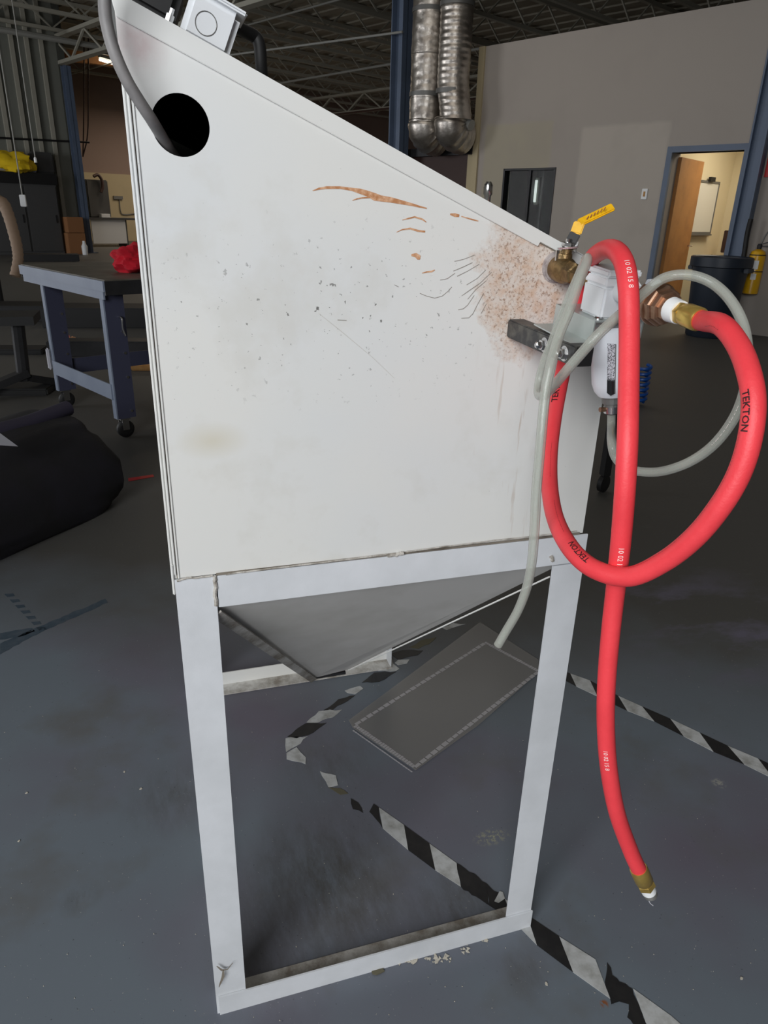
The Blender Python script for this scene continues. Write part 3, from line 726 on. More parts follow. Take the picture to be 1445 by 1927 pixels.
# slot window facing the viewer
to = (EYE-bc); to.z = 0; to.normalize(); a_c = math.atan2(to.y, to.x)-.03
def slot(bm, z0, z1, half, r):
    n = 6
    cols = []
    for k in range(n+1):
        a = a_c-half+2*half*k/n; q = abs(k-n/2)/(n/2)
        zz0 = z0+.003*q
        cols.append((bm.verts.new(V((bc.x+(bc.z-zz0)*.13+r*cos(a), bc.y-(bc.z-zz0)*.04+r*sin(a), zz0))), bm.verts.new(V((bc.x+(bc.z-z1)*.13+r*cos(a), bc.y-(bc.z-z1)*.04+r*sin(a), z1)))))
    for a, b in zip(cols, cols[1:]): bm.faces.new([a[0], b[0], b[1], a[1]])
    return bm
put('sight_window', slot(B(), 1.093, 1.152, .185, .0240), M['sparkleglass'], bw, smooth=True)
put('window_edge', tube(B(), [V((bc.x+(bc.z-z)*.13+.0239*cos(a_c+.19), bc.y-(bc.z-z)*.04+.0239*sin(a_c+.19), z)) for z in (1.096, 1.152)], .0005, 6), M['conduit'], bw)
put('drain_knob', lathe(B(), [(.078, .0115), (.080, .0118), (.090, .0115), (.0905, .009), (.094, .009)], bc, dnv, 16), M['conduit'], t)
dc = put('drain_collar', lathe(B(), [(.092, .0085), (.103, .0085)], bc, dnv, 20), M['dark'], t, smooth=True)
put('hose_clamp', lathe(B(), [(.094, .0092), (.102, .0092)], bc, dnv, 24), M['chrome'], dc, smooth=True)
put('clamp_screw', lathe(B(), [(0, .003), (.008, .003)], bc+dnv*.098+V((-.016, 0, 0)), (1, 0, 0), 8), M['bronze'], dc)
# outlet nipple, union
t = thing('pipe_union', 'large bronze hex pipe union between the regulator and the red hose', 'pipe fitting', L(0, .20, -.02))
put('nipple', lathe(B(), [(.158, .0085), (.190, .0085)], L(0, 0, 0), ax, 20), M['oldbrass'], t, smooth=True)
put('thread_tape', lathe(B(), [(.178, .0112), (.187, .0115)], L(0, 0, 0), ax, 24), M['ptfe'], t, smooth=True)
put('hex_half', lathe(B(), [(.186, .0150), (.188, .0170), (.203, .0175), (.205, .0160)], L(0, 0, 0), ax, 6, .2), M['bronze'], t)
put('union_nut', lathe(B(), [(.203, .0175), (.2045, .0200), (.219, .0200), (.2205, .0185)], L(0, 0, 0), ax, 8, .1), M['bronze'], t)
put('union_ring', lathe(B(), [(.2085, .0203), (.2095, .0212), (.2115, .0212), (.2125, .0203)], L(0, 0, 0), ax, 40), M['bronze'], t, smooth=True)
put('union_tail', lathe(B(), [(.2205, .0175), (.226, .0165), (.2262, .0135), (.232, .0130)], L(0, 0, 0), ax, 8, .1), M['bronze'], t)

# ---- red hose
RH = .0093
hs = L(0, .262, 0)
ctrl = [hs, hs+ax*.015]
ctrl += [at(x, y, d) for x, y, d in ((1358, 612, .612), (1390, 652, .585), (1410, 705, .565), (1418, 760, .558), (1411, 825, .560), (1391, 890, .568), (1357, 950, .580), (1308, 1010, .60), (1250, 1056, .625),
    (1185, 1085, .650), (1125, 1074, .672), (1080, 1040, .70), (1048, 985, .745), (1035, 925, .79), (1034, 860, .83), (1042, 790, .862), (1055, 720, .882), (1070, 650, .885), (1082, 600, .880), (1091, 555, .868),
    (1099, 518, .845), (1112, 489, .80), (1132, 472, .74), (1155, 470, .685), (1173, 492, .655), (1182, 540, .643), (1184, 620, .640), (1183, 720, .632), (1181, 820, .625), (1176, 920, .632), (1168, 1020, .655),
    (1158, 1110, .688), (1148, 1200, .708), (1141, 1290, .728), (1140, 1370, .748), (1146, 1450, .77), (1161, 1530, .80), (1186, 1600, .83), (1202, 1636, .845))]
hp = smoothpath(ctrl, 8)
t = thing('air_hose', 'thick red rubber air hose looped beside the cabinet with brass end fittings', 'hose', V((.55, .55, .05)))
hose = put('hose_tube', tube(B(), hp, RH, 20), M['red'], t, smooth=True)
put('brass_ferrule', lathe(B(), [(.244, .0098), (.246, .0105), (.250, .0112), (.252, .0112)], L(0, 0, 0), ax, 6, .2), M['brass'], t)
put('brass_sleeve', lathe(B(), [(.252, .0104), (.256, .0112), (.272, .0112), (.274, .0100)], L(0, 0, 0), ax, 28), M['brass'], t, smooth=True)
put('thread_tape', lathe(B(), [(.232, .0122), (.2445, .0112)], L(0, 0, 0), ax, 28), M['ptfe'], t, smooth=True)
en = hp[-1]; ed = (hp[-1]-hp[-3]).normalized()
put('brass_sleeve', lathe(B(), [(-.003, .0100), (.0, .0108), (.022, .0108), (.024, .0095)], en, ed, 28), M['brass'], t, smooth=True)
put('brass_ferrule', lathe(B(), [(.023, .0098), (.025, .0112), (.032, .0112), (.033, .0095)], en, ed, 6), M['brass'], t)
put('thread_tape', lathe(B(), [(.033, .0088), (.043, .0090)], en, ed, 24), M['ptfe'], t, smooth=True)
bm = B(); lathe(bm, [(.043, .0078), (.0445, .0086), (.046, .0078), (.0475, .0086), (.049, .0078), (.0505, .0084), (.052, .0072)], en, ed, 24); put('thread', bm, M['conduit'], t, smooth=True)
put('tape_strand', tube(B(), smoothpath([en+ed*.050, en+ed*.055+V((-.004, 0, -.001)), en+ed*.060+V((-.003, 0, -.005)), en+ed*.064+V((.001, 0, -.008))], 5), .0006, 6), M['paper'], t)

# ---- lettering wrapped on the hoses
def wrap_text(body, path, r, near, size, mat, name, parent, offset=0.0, flip=1):
    """near: pixel where the middle of the line stands; the text runs along the path"""
    cu = bpy.data.curves.new('t', 'FONT'); cu.body = body; cu.size = size; cu.resolution_u = 2; cu.offset = size*.018 if body[0] == 'T' else 0; cu.align_x = 'CENTER'; cu.align_y = 'CENTER'
    o = bpy.data.objects.new('t', cu); COL.objects.link(o)
    dg = bpy.context.evaluated_depsgraph_get(); me = bpy.data.meshes.new_from_object(o.evaluated_get(dg))
    bm = B(); bm.from_mesh(me); bpy.data.objects.remove(o); bpy.data.meshes.remove(me)
    bmesh.ops.triangulate(bm, faces=bm.faces)
    for _ in range(3):
        le = [e for e in bm.edges if e.calc_length() > r*.22]
        if le: bmesh.ops.subdivide_edges(bm, edges=le, cuts=1); bmesh.ops.triangulate(bm, faces=bm.faces)
    T, N = frames(path); cum = [0]
    for a, b in zip(path, path[1:]): cum.append(cum[-1]+(b-a).length)
    def pix(p):
        q = RW.transposed() @ (p-EYE); return V((PW/2+FPX*q.x/q.z, PH/2+FPX*q.y/q.z))
    rng = range(*near[2]) if len(near) > 2 else range(len(path))
    ic = min(rng, key=lambda i: (pix(path[i])-V((near[0], near[1]))).length)
    s0 = cum[ic]; view = (EYE-path[ic]).normalized()
    for v in bm.verts:
        s = s0+v.co.x; i = 0
        i = max(0, min(len(cum)-2, next((k for k in range(len(cum)-1) if cum[k+1] >= s), len(cum)-2)))
        u = (s-cum[i])/(cum[i+1]-cum[i]); p = path[i].lerp(path[i+1], u); tt = T[i].lerp(T[i+1], u).normalized()
        n = (view-tt*view.dot(tt)).normalized(); b = n.cross(tt)     # b = 'up' of the letters
        a = (v.co.y*flip)/r+offset
        v.co = p+(n*cos(a)+b*sin(a))*(r*1.012+.00022)
    return put(name, bm, mat, parent)
NN = len(hp)
wrap_text('10 02 15 8', hp, RH, (1184, 527, (int(NN*.55), int(NN*.75))), .0062, M['ink_w'], 'white_print', hose, .25)
wrap_text('10 02 15 8', hp, RH, (1168, 1040, (int(NN*.7), NN)), .0068, M['ink_w'], 'white_print', hose, .10)
wrap_text('10 02 15 8', hp, RH, (1142, 1415, (int(NN*.8), NN)), .0062, M['ink_w'], 'white_print', hose, -.2)
wrap_text('TEKTON', hp, RH, (1414, 772, (0, int(NN*.3))), .0082, M['ink_k'], 'black_print', hose, -.62)
wrap_text('TEKTON', hp, RH, (1090, 1052, (int(NN*.2), int(NN*.5))), .0082, M['ink_k'], 'black_print', hose, -.45)
wrap_text('TEKTON', hp, RH, (1047, 738, (int(NN*.3), int(NN*.55))), .0105, M['ink_k'], 'black_print', hose, .35)
for (x, y, a, b, n, off) in ((1366, 600, 0, .2, 14, -.55), (1395, 880, 0, .35, 22, -1.0), (1330, 985, .05, .4, 22, -1.0), (1240, 1060, .1, .4, 22, -.95), (1050, 985, .25, .5, 20, -.30), (1036, 880, .3, .5, 20, -.1)):
    wrap_text('- '.join(['--', '---', '-', '--']*(n//5)), hp, RH, (x, y, (int(NN*a), int(NN*b))), .0030, M['ink_k'], 'fine_print', hose, off)

# ---- clear drain tube
RC = .0049
dp = bc+dnv*.100
ctrl = [dp, dp+dnv*.02]
ctrl += [at(x, y, d) for x, y, d in ((1151, 832, .774), (1158, 860, .77), (1178, 880, .765), (1210, 888, .75), (1250, 886, .73), (1300, 868, .705), (1345, 835, .68), (1382, 785, .66), (1402, 730, .65), (1407, 670, .65), (1398, 610, .655), (1372, 562, .665),
    (1335, 530, .675), (1290, 517, .68), (1248, 524, .685), (1216, 548, .685), (1190, 572, .68), (1160, 598, .665), (1130, 625, .66), (1100, 658, .668), (1068, 695, .685), (1042, 726, .71), (1024, 744, .745), (1013, 742, .775),
    (1014, 718, .795), (1024, 680, .785), (1040, 640, .775), (1058, 592, .76), (1076, 548, .745), (1092, 512, .733), (1101, 491, .72), (1105, 486, .706), (1103, 497, .695), (1090, 528, .684), (1072, 582, .675), (1053, 628, .670), (1040, 672, .668), (1033, 702, .668), (1027, 732, .67), (1022, 779, .674), (1015, 859, .682), (1009, 925, .692), (1006, 990, .706), (1001, 1054, .722), (992, 1102, .742), (975, 1148, .764), (952, 1188, .788), (937, 1214, .80))]
cp = smoothpath(ctrl, 6)
t = thing('drain_tube', 'clear plastic drain tube looping from the filter bowl and dangling in front', 'tube', V((.45, .5, .5)))
ct = put('tube_wall', pipe_tube(B(), cp, RC, RC*.62, 16), M['clear'], t, smooth=True)
wrap_text('- - ---- --- -- ---- - --- -- ----', cp, RC, (1370, 805, (0, 90)), .0042, M['ink_w'], 'tube_print', ct, .3)

# =================================================================================================
# FLOOR: tape, sheet, debris
# =================================================================================================
def tape_piece(par, name, px, mat, h=.0009):
    P = [onz(x, y, 0)+V((0, 0, .0004)) for x, y in px]
    return put(name, plate(B(), P, (0, 0, h)), mat, par)
def rag(px, amp=2.0):
    out = []
    for i, p in enumerate(px):
        q = px[(i+1) % len(px)]; out.append(p)
        L_ = math.hypot(q[0]-p[0], q[1]-p[1]); n = int(L_//9)
        for k in range(1, n):
            t_ = k/n; out.append((p[0]+(q[0]-p[0])*t_+random.uniform(-amp, amp), p[1]+(q[1]-p[1])*t_+random.uniform(-amp, amp)))
    return out
t = thing('hazard_tape', 'black and white hazard tape on the floor running under the cabinet to the lower right', 'tape', onz(900, 1680))
A = [((703, 1513), (695, 1528)), ((713, 1520), (720, 1559)), ((760, 1553), (768, 1600)), ((808, 1588), (819, 1638)), ((859, 1625), (867, 1669)), ((915, 1663), (920, 1704)), ((950, 1692), (967, 1735)), ((991, 1722), (1010, 1779)), ((1052, 1763), (1078, 1830)), ((1120, 1806), (1148, 1880))]
for i in range(len(A)-1):
    (u0, l0), (u1, l1) = A[i], A[i+1]; px = [u0, u1, l1, l0]; k = (0, 1, 0, 1, 0, 0, 1, 0, 1)[i]
    if i in (0, 4, 5): px = rag(px, 2.2)
    tape_piece(t, 'white_stripe' if k else 'black_stripe', px, M['tapew'] if k else M['tapek'])
tape_piece(t, 'white_stripe', [(1034, 1745)]*0+[(940, 1678), (946, 1680), (950, 1692), (938, 1700), (930, 1697)], M['tapew'], .0016)
tape_piece(t, 'black_stripe', rag([(1142, 1812), (1152, 1836), (1190, 1862), (1215, 1927), (1225, 1950), (1205, 1945), (1180, 1915), (1183, 1890), (1165, 1885), (1150, 1890), (1140, 1860), (1140, 1838)], 2.5), M['tapek'])
tape_piece(t, 'white_stripe', [(1191, 1861), (1262, 1912), (1300, 1945), (1240, 1960), (1215, 1925)], M['tapew'])
tape_piece(t, 'white_stripe', rag([(602, 1452), (632, 1460), (636, 1478), (618, 1482)], 1.5), M['tapew'])
tape_piece(t, 'black_stripe', rag([(660, 1503), (674, 1511), (683, 1530), (664, 1523)], 2), M['tapek'])
tape_piece(t, 'torn_scrap', rag([(618, 1482), (640, 1484), (655, 1494), (640, 1496)], 2), M['tapeo'])
t = thing('hazard_tape', 'torn hazard tape line running up right beneath the hopper along the plastic sheet', 'tape', onz(700, 1280))
def Z(pts): return [(500+x*.4152, 1150+y*.4152) for x, y in pts]
for nm, pts, mt in (('white_stripe', [(90, 578), (190, 568), (140, 612), (92, 640)], 'tapew'), ('white_stripe', [(94, 645), (140, 618), (182, 665), (180, 695), (95, 672)], 'tapew'),
                    ('black_stripe', [(98, 570), (180, 510), (275, 508), (215, 552), (140, 578)], 'tapek'), ('white_stripe', [(185, 505), (240, 455), (345, 448), (305, 482), (220, 508)], 'tapew'),
                    ('black_stripe', [(262, 450), (330, 400), (405, 383), (350, 420), (305, 447)], 'tapek'), ('white_stripe', [(358, 362), (428, 340), (442, 352), (405, 378), (370, 372)], 'tapew'),
                    ('black_stripe', [(435, 325), (492, 280), (592, 275), (540, 310), (480, 325)], 'tapek'), ('white_stripe', [(508, 272), (560, 248), (540, 195), (566, 188), (578, 240), (606, 262), (590, 272)], 'tapew'),
                    ('white_stripe', [(585, 235), (600, 222), (652, 220), (640, 238), (600, 246)], 'tapew'), ('black_stripe', [(568, 195), (620, 178), (712, 180), (690, 200), (600, 222)], 'tapek'),
                    ('torn_scrap', [(650, 165), (700, 135), (772, 120), (740, 150), (690, 172)], 'tapeo'), ('white_stripe', [(800, 76), (850, 55), (905, 60), (860, 72), (820, 86)], 'tapew')):
    tape_piece(t, nm, rag(Z(pts), 1.6), M[mt])
t = thing('hazard_tape', 'black and white hazard tape line on the floor behind the red hose', 'tape', onz(1250, 1350))
Cc = [((1030, 1251), (1030, 1262)), ((1048, 1258), (1062, 1280)), ((1073, 1268), (1084, 1292)), ((1110, 1281), (1124, 1311)), ((1163, 1310), (1180, 1338)), ((1208, 1330), (1231, 1358)), ((1261, 1353), (1286, 1386)), ((1316, 1379), (1342, 1415)), ((1369, 1404), (1400, 1439)), ((1426, 1428), (1455, 1466)), ((1486, 1456), (1515, 1496))]
for i in range(len(Cc)-1):
    (u0, l0), (u1, l1) = Cc[i], Cc[i+1]; k = (i+1) % 2
    if i == 0: continue
    k = 0 if i in (1, 3, 5, 7, 9) else 1
    if i in (2,): k = 1
    tape_piece(t, 'white_stripe' if k else 'black_stripe', [u0, u1, l1, l0], M['tapew'] if k else M['tapek'])
# faded dark marking lines at the left
t = thing('floor_marking', 'faded dark blue line crossing on the floor at the left edge', 'floor marking', onz(80, 1180))
M['faded'] = plain('faded_line', (58, 72, 84), .6, var=(74, 84, 94), vs=30)
tape_piece(t, 'marking_line', rag([(198, 1127), (203, 1134), (60, 1198), (0, 1232), (0, 1212), (60, 1185)], 1), M['faded'], .0003)
tape_piece(t, 'marking_line', rag([(0, 1192), (60, 1182), (66, 1188), (40, 1198), (0, 1204)], 1), M['faded'], .0003)
for k in range(7):
    x, y = 8+10*k, 1118+10.5*k
    tape_piece(t, 'marking_dash', [(x, y), (x+17, y-1), (x+20, y+4), (x+6, y+6)], M['faded'], .0003)
# vinyl sheet
t = thing('plastic_sheet', 'clear dusty plastic sheet with stitched border lying on the floor under the cabinet', 'plastic sheet', onz(840, 1310))
S = [(656, 1357), (770, 1272), (903, 1172), (1013, 1243), (1014, 1266), (900, 1366), (782, 1451), (664, 1371)]
put('sheet', plate(B(), [onz(x, y)+V((0, 0, .0022)) for x, y in S], (0, 0, .001)), M['sheet'], t)
def hem(p, q, w_):
    a, b = onz(*p)+V((0, 0, .0034)), onz(*q)+V((0, 0, .0034)); bm = B(); n = 26
    for k in range(n):
        u = a.lerp(b, (k+.1)/n); v = a.lerp(b, (k+.9)/n); bar(bm, u, v, w_*random.uniform(.7, 1), .0008)
    return put('hem', bm, M['hem'], t)
hem((668, 1366), (912, 1212), .012); hem((668, 1367), (780, 1445), .013); hem((780, 1446), (1012, 1266), .012); hem((912, 1210), (1012, 1264), .012); hem((664, 1376), (776, 1455), .004)
# paint chips along the near bottom rail
chips = [(842, 1806), (828, 1806), (820, 1811), (805, 1805), (815, 1800), (782, 1808), (772, 1812), (766, 1806), (757, 1812), (836, 1799), (870, 1790), (884, 1788), (912, 1770)]
bm = B()
for x, y in chips:
    for _ in range(4):
        c = onz(x+random.uniform(-6, 6), y+random.uniform(-4, 4)); a = random.uniform(0, 6); s_ = random.uniform(.002, .0055)
        plate(bm, [c+V((cos(a+q)*s_*k, sin(a+q)*s_, .0003+random.uniform(0, .001))) for q, k in ((0, 1), (2, 1.2), (4, .6))], (0, 0, .0008))
o = put('paint_chips', bm, M['debris']); tag(o, 'scatter of small white paint chips against the near bottom rail', 'debris'); o['kind'] = 'stuff'
bm = B(); c = onz(712, 1829)
plate(bm, [c+V((.012*cos(a)*random.uniform(.6, 1.3), .007*sin(a)*random.uniform(.6, 1.3), .0006)) for a in [k*2*pi/9 for k in range(9)]], (0, 0, .002))
tag(put('dirt_clod', bm, M['tapeo']), 'crumbled tan scrap on the floor below the bottom rail', 'debris')
bm = B()
for _ in range(150):
    c = onz(random.uniform(0, 1445), random.uniform(1250, 1927)); s_ = random.uniform(.0004, .0013); a = random.uniform(0, 6)
    plate(bm, [c+V((cos(a+q)*s_, sin(a+q)*s_, .0003)) for q in (0, 2, 4)], (0, 0, .0008))
for x, y in ((36, 1583), (50, 1493), (265, 1485), (234, 1453), (1028, 1852), (1395, 1842)):
    c = onz(x, y); plate(bm, [c+V((cos(q)*.004*random.uniform(.5, 1), sin(q)*.004*random.uniform(.5, 1), .0003)) for q in (0, 1.3, 2.4, 3.6, 5)], (0, 0, .0015))
o = put('floor_grit', bm, M['debris']); tag(o, 'fine pale grit scattered over the painted floor', 'debris'); o['kind'] = 'stuff'
tape_red = put('red_floor_mark', plate(B(), [onz(x, y, .0005) for x, y in ((241, 900), (288, 893), (290, 897), (242, 906))], (0, 0, .0006)), M['redpaint'])
tag(tape_red, 'short red tape strip on the floor right of the black bag', 'tape')

# =================================================================================================
# WORKBENCH
# =================================================================================================
A0, A1 = -5.23, -3.93; b0_, b1_ = 1.68, 3.5
wbn = thing('workbench', 'blue grey steel workbench on casters at the left', 'workbench', W(-4.55, 2.5, 0))
tp = put('bench_top', wbox(B(), A0, A1, b0_-.02, b1_, .888, .910), M['benchtop'], wbn, bev=.004)
put('end_channel', wbox(B(), A0, A1, b0_-.03, b0_-.018, .848, .904), M['bench'], wbn)
put('end_channel', wbox(B(), A0+.03, A1-.03, b0_-.022, b0_-.012, .805, .846), M['bench'], wbn)
put('front_channel', wbox(B(), A1-.01, A1+.002, b0_-.02, b1_, .83, .904), M['dark'], wbn)
put('back_channel', wbox(B(), A0, A0+.01, b0_-.02, b1_, .83, .904), M['dark'], wbn)
def bleg(a, s_, b):
    bm = B(); wbox(bm, a-.035*0, a+.004*s_ if s_ > 0 else a, b, b+.12, .13, .83) if False else None
    return bm
M['benchdark'] = plain('bench_dark_tone', (62, 64, 84), .5)  # darker blue grey for the leg webs and rear stretcher
for (a, sg) in ((A1-.10, 1), (A0+.30, -1)):
    for b in (b0_, b1_-.16):
        lg = put('leg', wbox(B(), a-.022, a+.022, b-.008, b, .12, .86), M['bench'], wbn)
        put('leg_web', wbox(B(), a+.016, a+.022, b, b+.11, .12, .86), M['benchdark'], lg)
        for z in (.62, .50, .36, .16):
            put('bolt', lathe(B(), [(0, .008), (.006, .008)], W(a+.022, b+.085, z), e1, 8), M['chrome'], lg)
        cs = put('caster_fork', wbox(wbox(wbox(B(), a-.03, a+.03, b+.01, b+.07, .112, .12), a-.028, a-.022, b+.02, b+.06, .05, .112), a+.022, a+.028, b+.02, b+.06, .05, .112), M['chrome'], wbn)
        put('caster_wheel', lathe(B(), [(-.018, .030), (-.016, .046), (-.010, .052), (.010, .052), (.016, .046), (.018, .030)], W(a, b+.045, .052), e1, 24), M['black'], cs, smooth=True)
put('end_stretcher', wbox(B(), A0+.30, A1-.10, b0_-.014, b0_-.006, .235, .325), M['bench'], wbn)
put('rear_stretcher', wbox(B(), A0+.28, A0+.29, b0_, b1_, .22, .32), M['benchdark'], wbn)
put('hook', tube(B(), smoothpath([W(A1-.078, b0_+.075, .70), W(A1-.05, b0_+.075, .70), W(A1-.05, b0_+.075, .64), W(A1-.05, b0_+.085, .60)], 4), .006, 8), M['chrome'], wbn, smooth=True)
put('tape_wrap', wbox(B(), A0+.25, A0+.285, b0_-.03, b0_-.01, .26, .40), M['paper'], wbn, bev=.008)
# red cloth
def blob_mesh(c, sx, sy, sz, seed, amp, nf, mat, name, flat=True, seg=28, rings=16, rot=0.0, power=1.0, parent=None):
    bm = B(); bmesh.ops.create_uvsphere(bm, u_segments=seg, v_segments=rings, radius=1)
    for v in bm.verts:
        p = v.co.copy()
        if power != 1:
            p = V([math.copysign(abs(q)**power, q) for q in p])
        n = mn.noise(V(p)*nf+V((seed, 0, 0)))*amp+mn.noise(V(p)*nf*2.6+V((0, seed, 0)))*amp*.5
        p = p*(1+n); x, y = p.x*sx, p.y*sy
        z = max(p.z*sz, -sz*.82) if flat else p.z*sz
        v.co = V((x*cos(rot)-y*sin(rot), x*sin(rot)+y*cos(rot), z))+V(c)
    zmin = min(v.co.z for v in bm.verts)
    return put(name, bm, mat, parent, smooth=True)
c = onz(245, 512, .91)
tag(blob_mesh(c+V((.02, .03, .068)), .13, .12, .085, 3, .42, 1.6, M['cloth_red'], 'red_rag', seg=48, rings=30), 'crumpled bright red rag on the workbench top', 'cloth')

# black bag in the left foreground
t = thing('black_bag', 'large black fabric bag slumped on the floor at the left', 'bag', onz(110, 930))
cc = (onz(240, 940)+onz(20, 1040))*.5; dirb = (onz(240, 940)-onz(20, 1045)).normalized()
rotb = math.atan2(dirb.y, dirb.x)
nb = V((-dirb.y, dirb.x, 0))
bm = B()
bmesh.ops.create_uvsphere(bm, u_segments=48, v_segments=28, radius=1)
for v in bm.verts:
    p = V([math.copysign(abs(q)**.45, q) for q in v.co]); n = mn.noise(v.co*1.6)*.10+mn.noise(v.co*4+V((3, 1, 0)))*.05
    p *= (1+n); z = p.z*.235+.215
    if z < .002: z = .002
    k = 1-.25*max(0, p.z)
    v.co = cc+V((0, 0, z))+dirb*(p.x*.56*k-.20)+nb*(p.y*.26*k+.20)
put('bag_body', bm, M['bag'], t, smooth=True)
pth = [onplane(x, y, cc+nb*.13, nb) for x, y in ((-60, 835), (0, 815), (50, 800), (95, 782), (128, 768))]
put('rolled_flap', tube(B(), smoothpath(pth, 5), .035, 12, lambda u: .045-.012*u), M['navy'], t, smooth=True)
for k, (pp, lab) in enumerate(((((0, 815), (34, 840), (0, 838), (-60, 835), (-60, 790)), 'white paper corner lying on top of the black bag at the left edge'), (((0, 1004), (20, 1028), (-5, 1033), (-60, 1040), (-60, 960)), 'white sheet corner on the floor before the black bag at the left edge'))):
    pts = [onplane(x, y, cc-nb*.12+V((0, 0, 0)), nb) for x, y in pp] if k == 0 else [onz(x, y, .003) for x, y in pp]
    tag(put('paper_sheet', plate(B(), pts, nb*.003 if k == 0 else V((0, 0, .002))), M['paper']), lab, 'paper')

# =================================================================================================
# FAR LEFT CLUTTER
# =================================================================================================
# charcoal storage cabinets against the left wall
bC0, bC1 = 4.6, 8.05
t = thing('storage_cabinet', 'long charcoal storage cabinet against the far left wall', 'cabinet', W(-21.7, 6.3, 0))
put('cabinet_body', wbox(B(), -22.0, -21.45, bC0, bC1, 0, 1.75), M['cab'], t)
put('cabinet_top', wbox(B(), -22.0, -21.40, bC0-.03, bC1+.03, 1.75, 2.02), M['black'], t)
for k in range(4):
    x0_ = bC0+.04+k*.86
    dd_ = put('cabinet_door', wbox(B(), -21.45, -21.42, x0_, x0_+.8, .08, 1.70), M['cab'], t, bev=.004)
    put('door_pull', wbox(B(), -21.42, -21.40, x0_+.70, x0_+.73, .8, 1.0), M['dark'], dd_)
tag(blob_mesh(onE1(22, 308, -21.6), .5, .3, .28, 5, .5, 1.6, M['cloth_yellow'], 'yellow_cloth'), 'heap of yellow cloth on top of the charcoal cabinet', 'cloth')
for (px, lab) in ((8, 'white paper roll on the charcoal cabinet below the yellow cloth'), (58, 'white paper roll on the charcoal cabinet right of the drop cord')):
    P = onE1(px, 333, -21.6); tag(put('paper_roll', lathe(B(), [(-.14, .10), (.14, .10), (.14, .03), (.15, .03)], V((P.x, P.y, 2.13)), e2, 18), M['paper'], smooth=True), lab, 'paper roll')
P = onE1(85, 322, -21.8)
tag(put('dark_case', wbox(B(), -21.98, -21.7, P.dot(e2)-.35, P.dot(e2)+.25, 2.02, 2.55), M['cab'], bev=.05), 'dark rounded case on the right end of the charcoal cabinet', 'case')
# tall dark machine with cable, desk with white front, boxes, beyond the corner column
P = onE1(185, 405, -25.2); b = P.dot(e2)
tag(put('dark_machine', wbox(B(), -25.6, -25.2, b-.28, b+.45, .9, 2.05), M['cab'], bev=.03), 'upright dark panel machine beyond the far column', 'machine')
pth = [onE1(x, y, -25.1) for x, y in ((176, 332), (184, 329), (191, 338), (193, 352), (190, 362))]
tag(put('hanging_cable', tube(B(), smoothpath(pth, 5), .05, 8), M['brown'], smooth=True), 'dark coiled cable hung on the upright dark machine', 'cable')
P = onE1(206, 440, -25.0); b = P.dot(e2)
t = thing('grey_desk', 'pale grey desk with white front panel on the far floor', 'desk', W(-25.2, b, 0))
put('front_panel', wbox(B(), -24.95, -24.9, b-.62, b+.55, .10, .84), M['white'], t)
put('desk_top', wbox(B(), -25.7, -24.85, b-1.0, b+1.2, .84, .90), M['cab'], t)
put('side_panel', wbox(B(), -25.6, -24.95, b+.55, b+.62, 0, .84), M['cab'], t); put('side_panel', wbox(B(), -25.6, -24.95, b-.95, b-.65, 0, .84), M['brown'], t)
tag(put('white_box', wbox(B(), -25.2, -25.0, b-.2, b+.1, .90, 1.02), M['white'], bev=.01), 'small white box on the pale grey desk', 'box')
for (px, py, wd_, h_, lab) in ((145, 448, .24, .55, 'brown cardboard box beside the charcoal cabinet'), (143, 425, .22, .4, 'upper reddish cardboard box stacked beside the charcoal cabinet')):
    P = onE1(px, py, -21.2); b = P.dot(e2); z0 = .0 if py > 430 else .56
    tag(put('cardboard_box', wbox(B(), -21.6, -21.2, b-wd_, b+wd_, z0, z0+h_), M['card'], bev=.01), lab, 'box')
P = onE1(158, 458, -20.9); tag(put('white_jug', lathe(B(), [(0, .07), (.22, .08), (.3, .04), (.36, .035)], V((P.x, P.y, 0)), (0, 0, 1), 14), M['ptfe'], smooth=True), 'small white jug on the far floor near the cardboard boxes', 'jug')
t = thing('wall_outlet', 'grey conduit and outlet box on the far cream wall', 'outlet', onE1(222, 375, -28.9))
P = onE1(222, 372, -28.9); b = P.dot(e2)
put('outlet_box', wbox(B(), -28.94, -28.86, b-.18, b+.18, P.z-.06, P.z+.06), M['conduit'], t)
put('conduit_run', tube(B(), smoothpath([W(-28.9, b+.05, P.z-.06), W(-28.9, b+.05, P.z-.5), W(-28.9, b+.2, P.z-.6), W(-28.9, b+.7, P.z-.55)], 4), .02, 6), M['conduit'], t)
# drop cords
for k, (px, pyb, depth, box_) in enumerate(((42, 368, 9.0, True), (67, 303, 10.0, False))):
    Pb = at(px, pyb, depth); top = V((Pb.x, Pb.y, 5.4))
    t = thing('drop_cord', 'white outlet box hanging on a ceiling cord before the charcoal cabinet' if box_ else 'thin ceiling drop cord ending in a small white plug', 'cord', Pb)
    put('cord', tube(B(), [Pb, top], .008, 6), M['pipe'], t)
    if box_: put('outlet_box', box(B(), Pb.x-.035, Pb.x+.035, Pb.y-.03, Pb.y+.03, Pb.z-.13, Pb.z+.01), M['ptfe'], t, bev=.006)
    else: put('plug', lathe(B(), [(-.02, .02), (.03, .02), (.05, .01)], Pb, (0, 0, 1), 8), M['ptfe'], t)
for k, (xa, lab) in enumerate(((158, 'dark hanging cable left of the lit tube lamp'), (166, 'dark hanging cable nearest the cabinet edge'))):
    pts = [onE1(xa+8*k*0, -40, -23), onE1(xa, 150, -23), onE1(xa-1, 250, -23), onE1(156, 295, -23)]
    tag(put('hanging_cable', tube(B(), smoothpath(pts, 5), .02, 6), M['brown']), lab, 'cable')
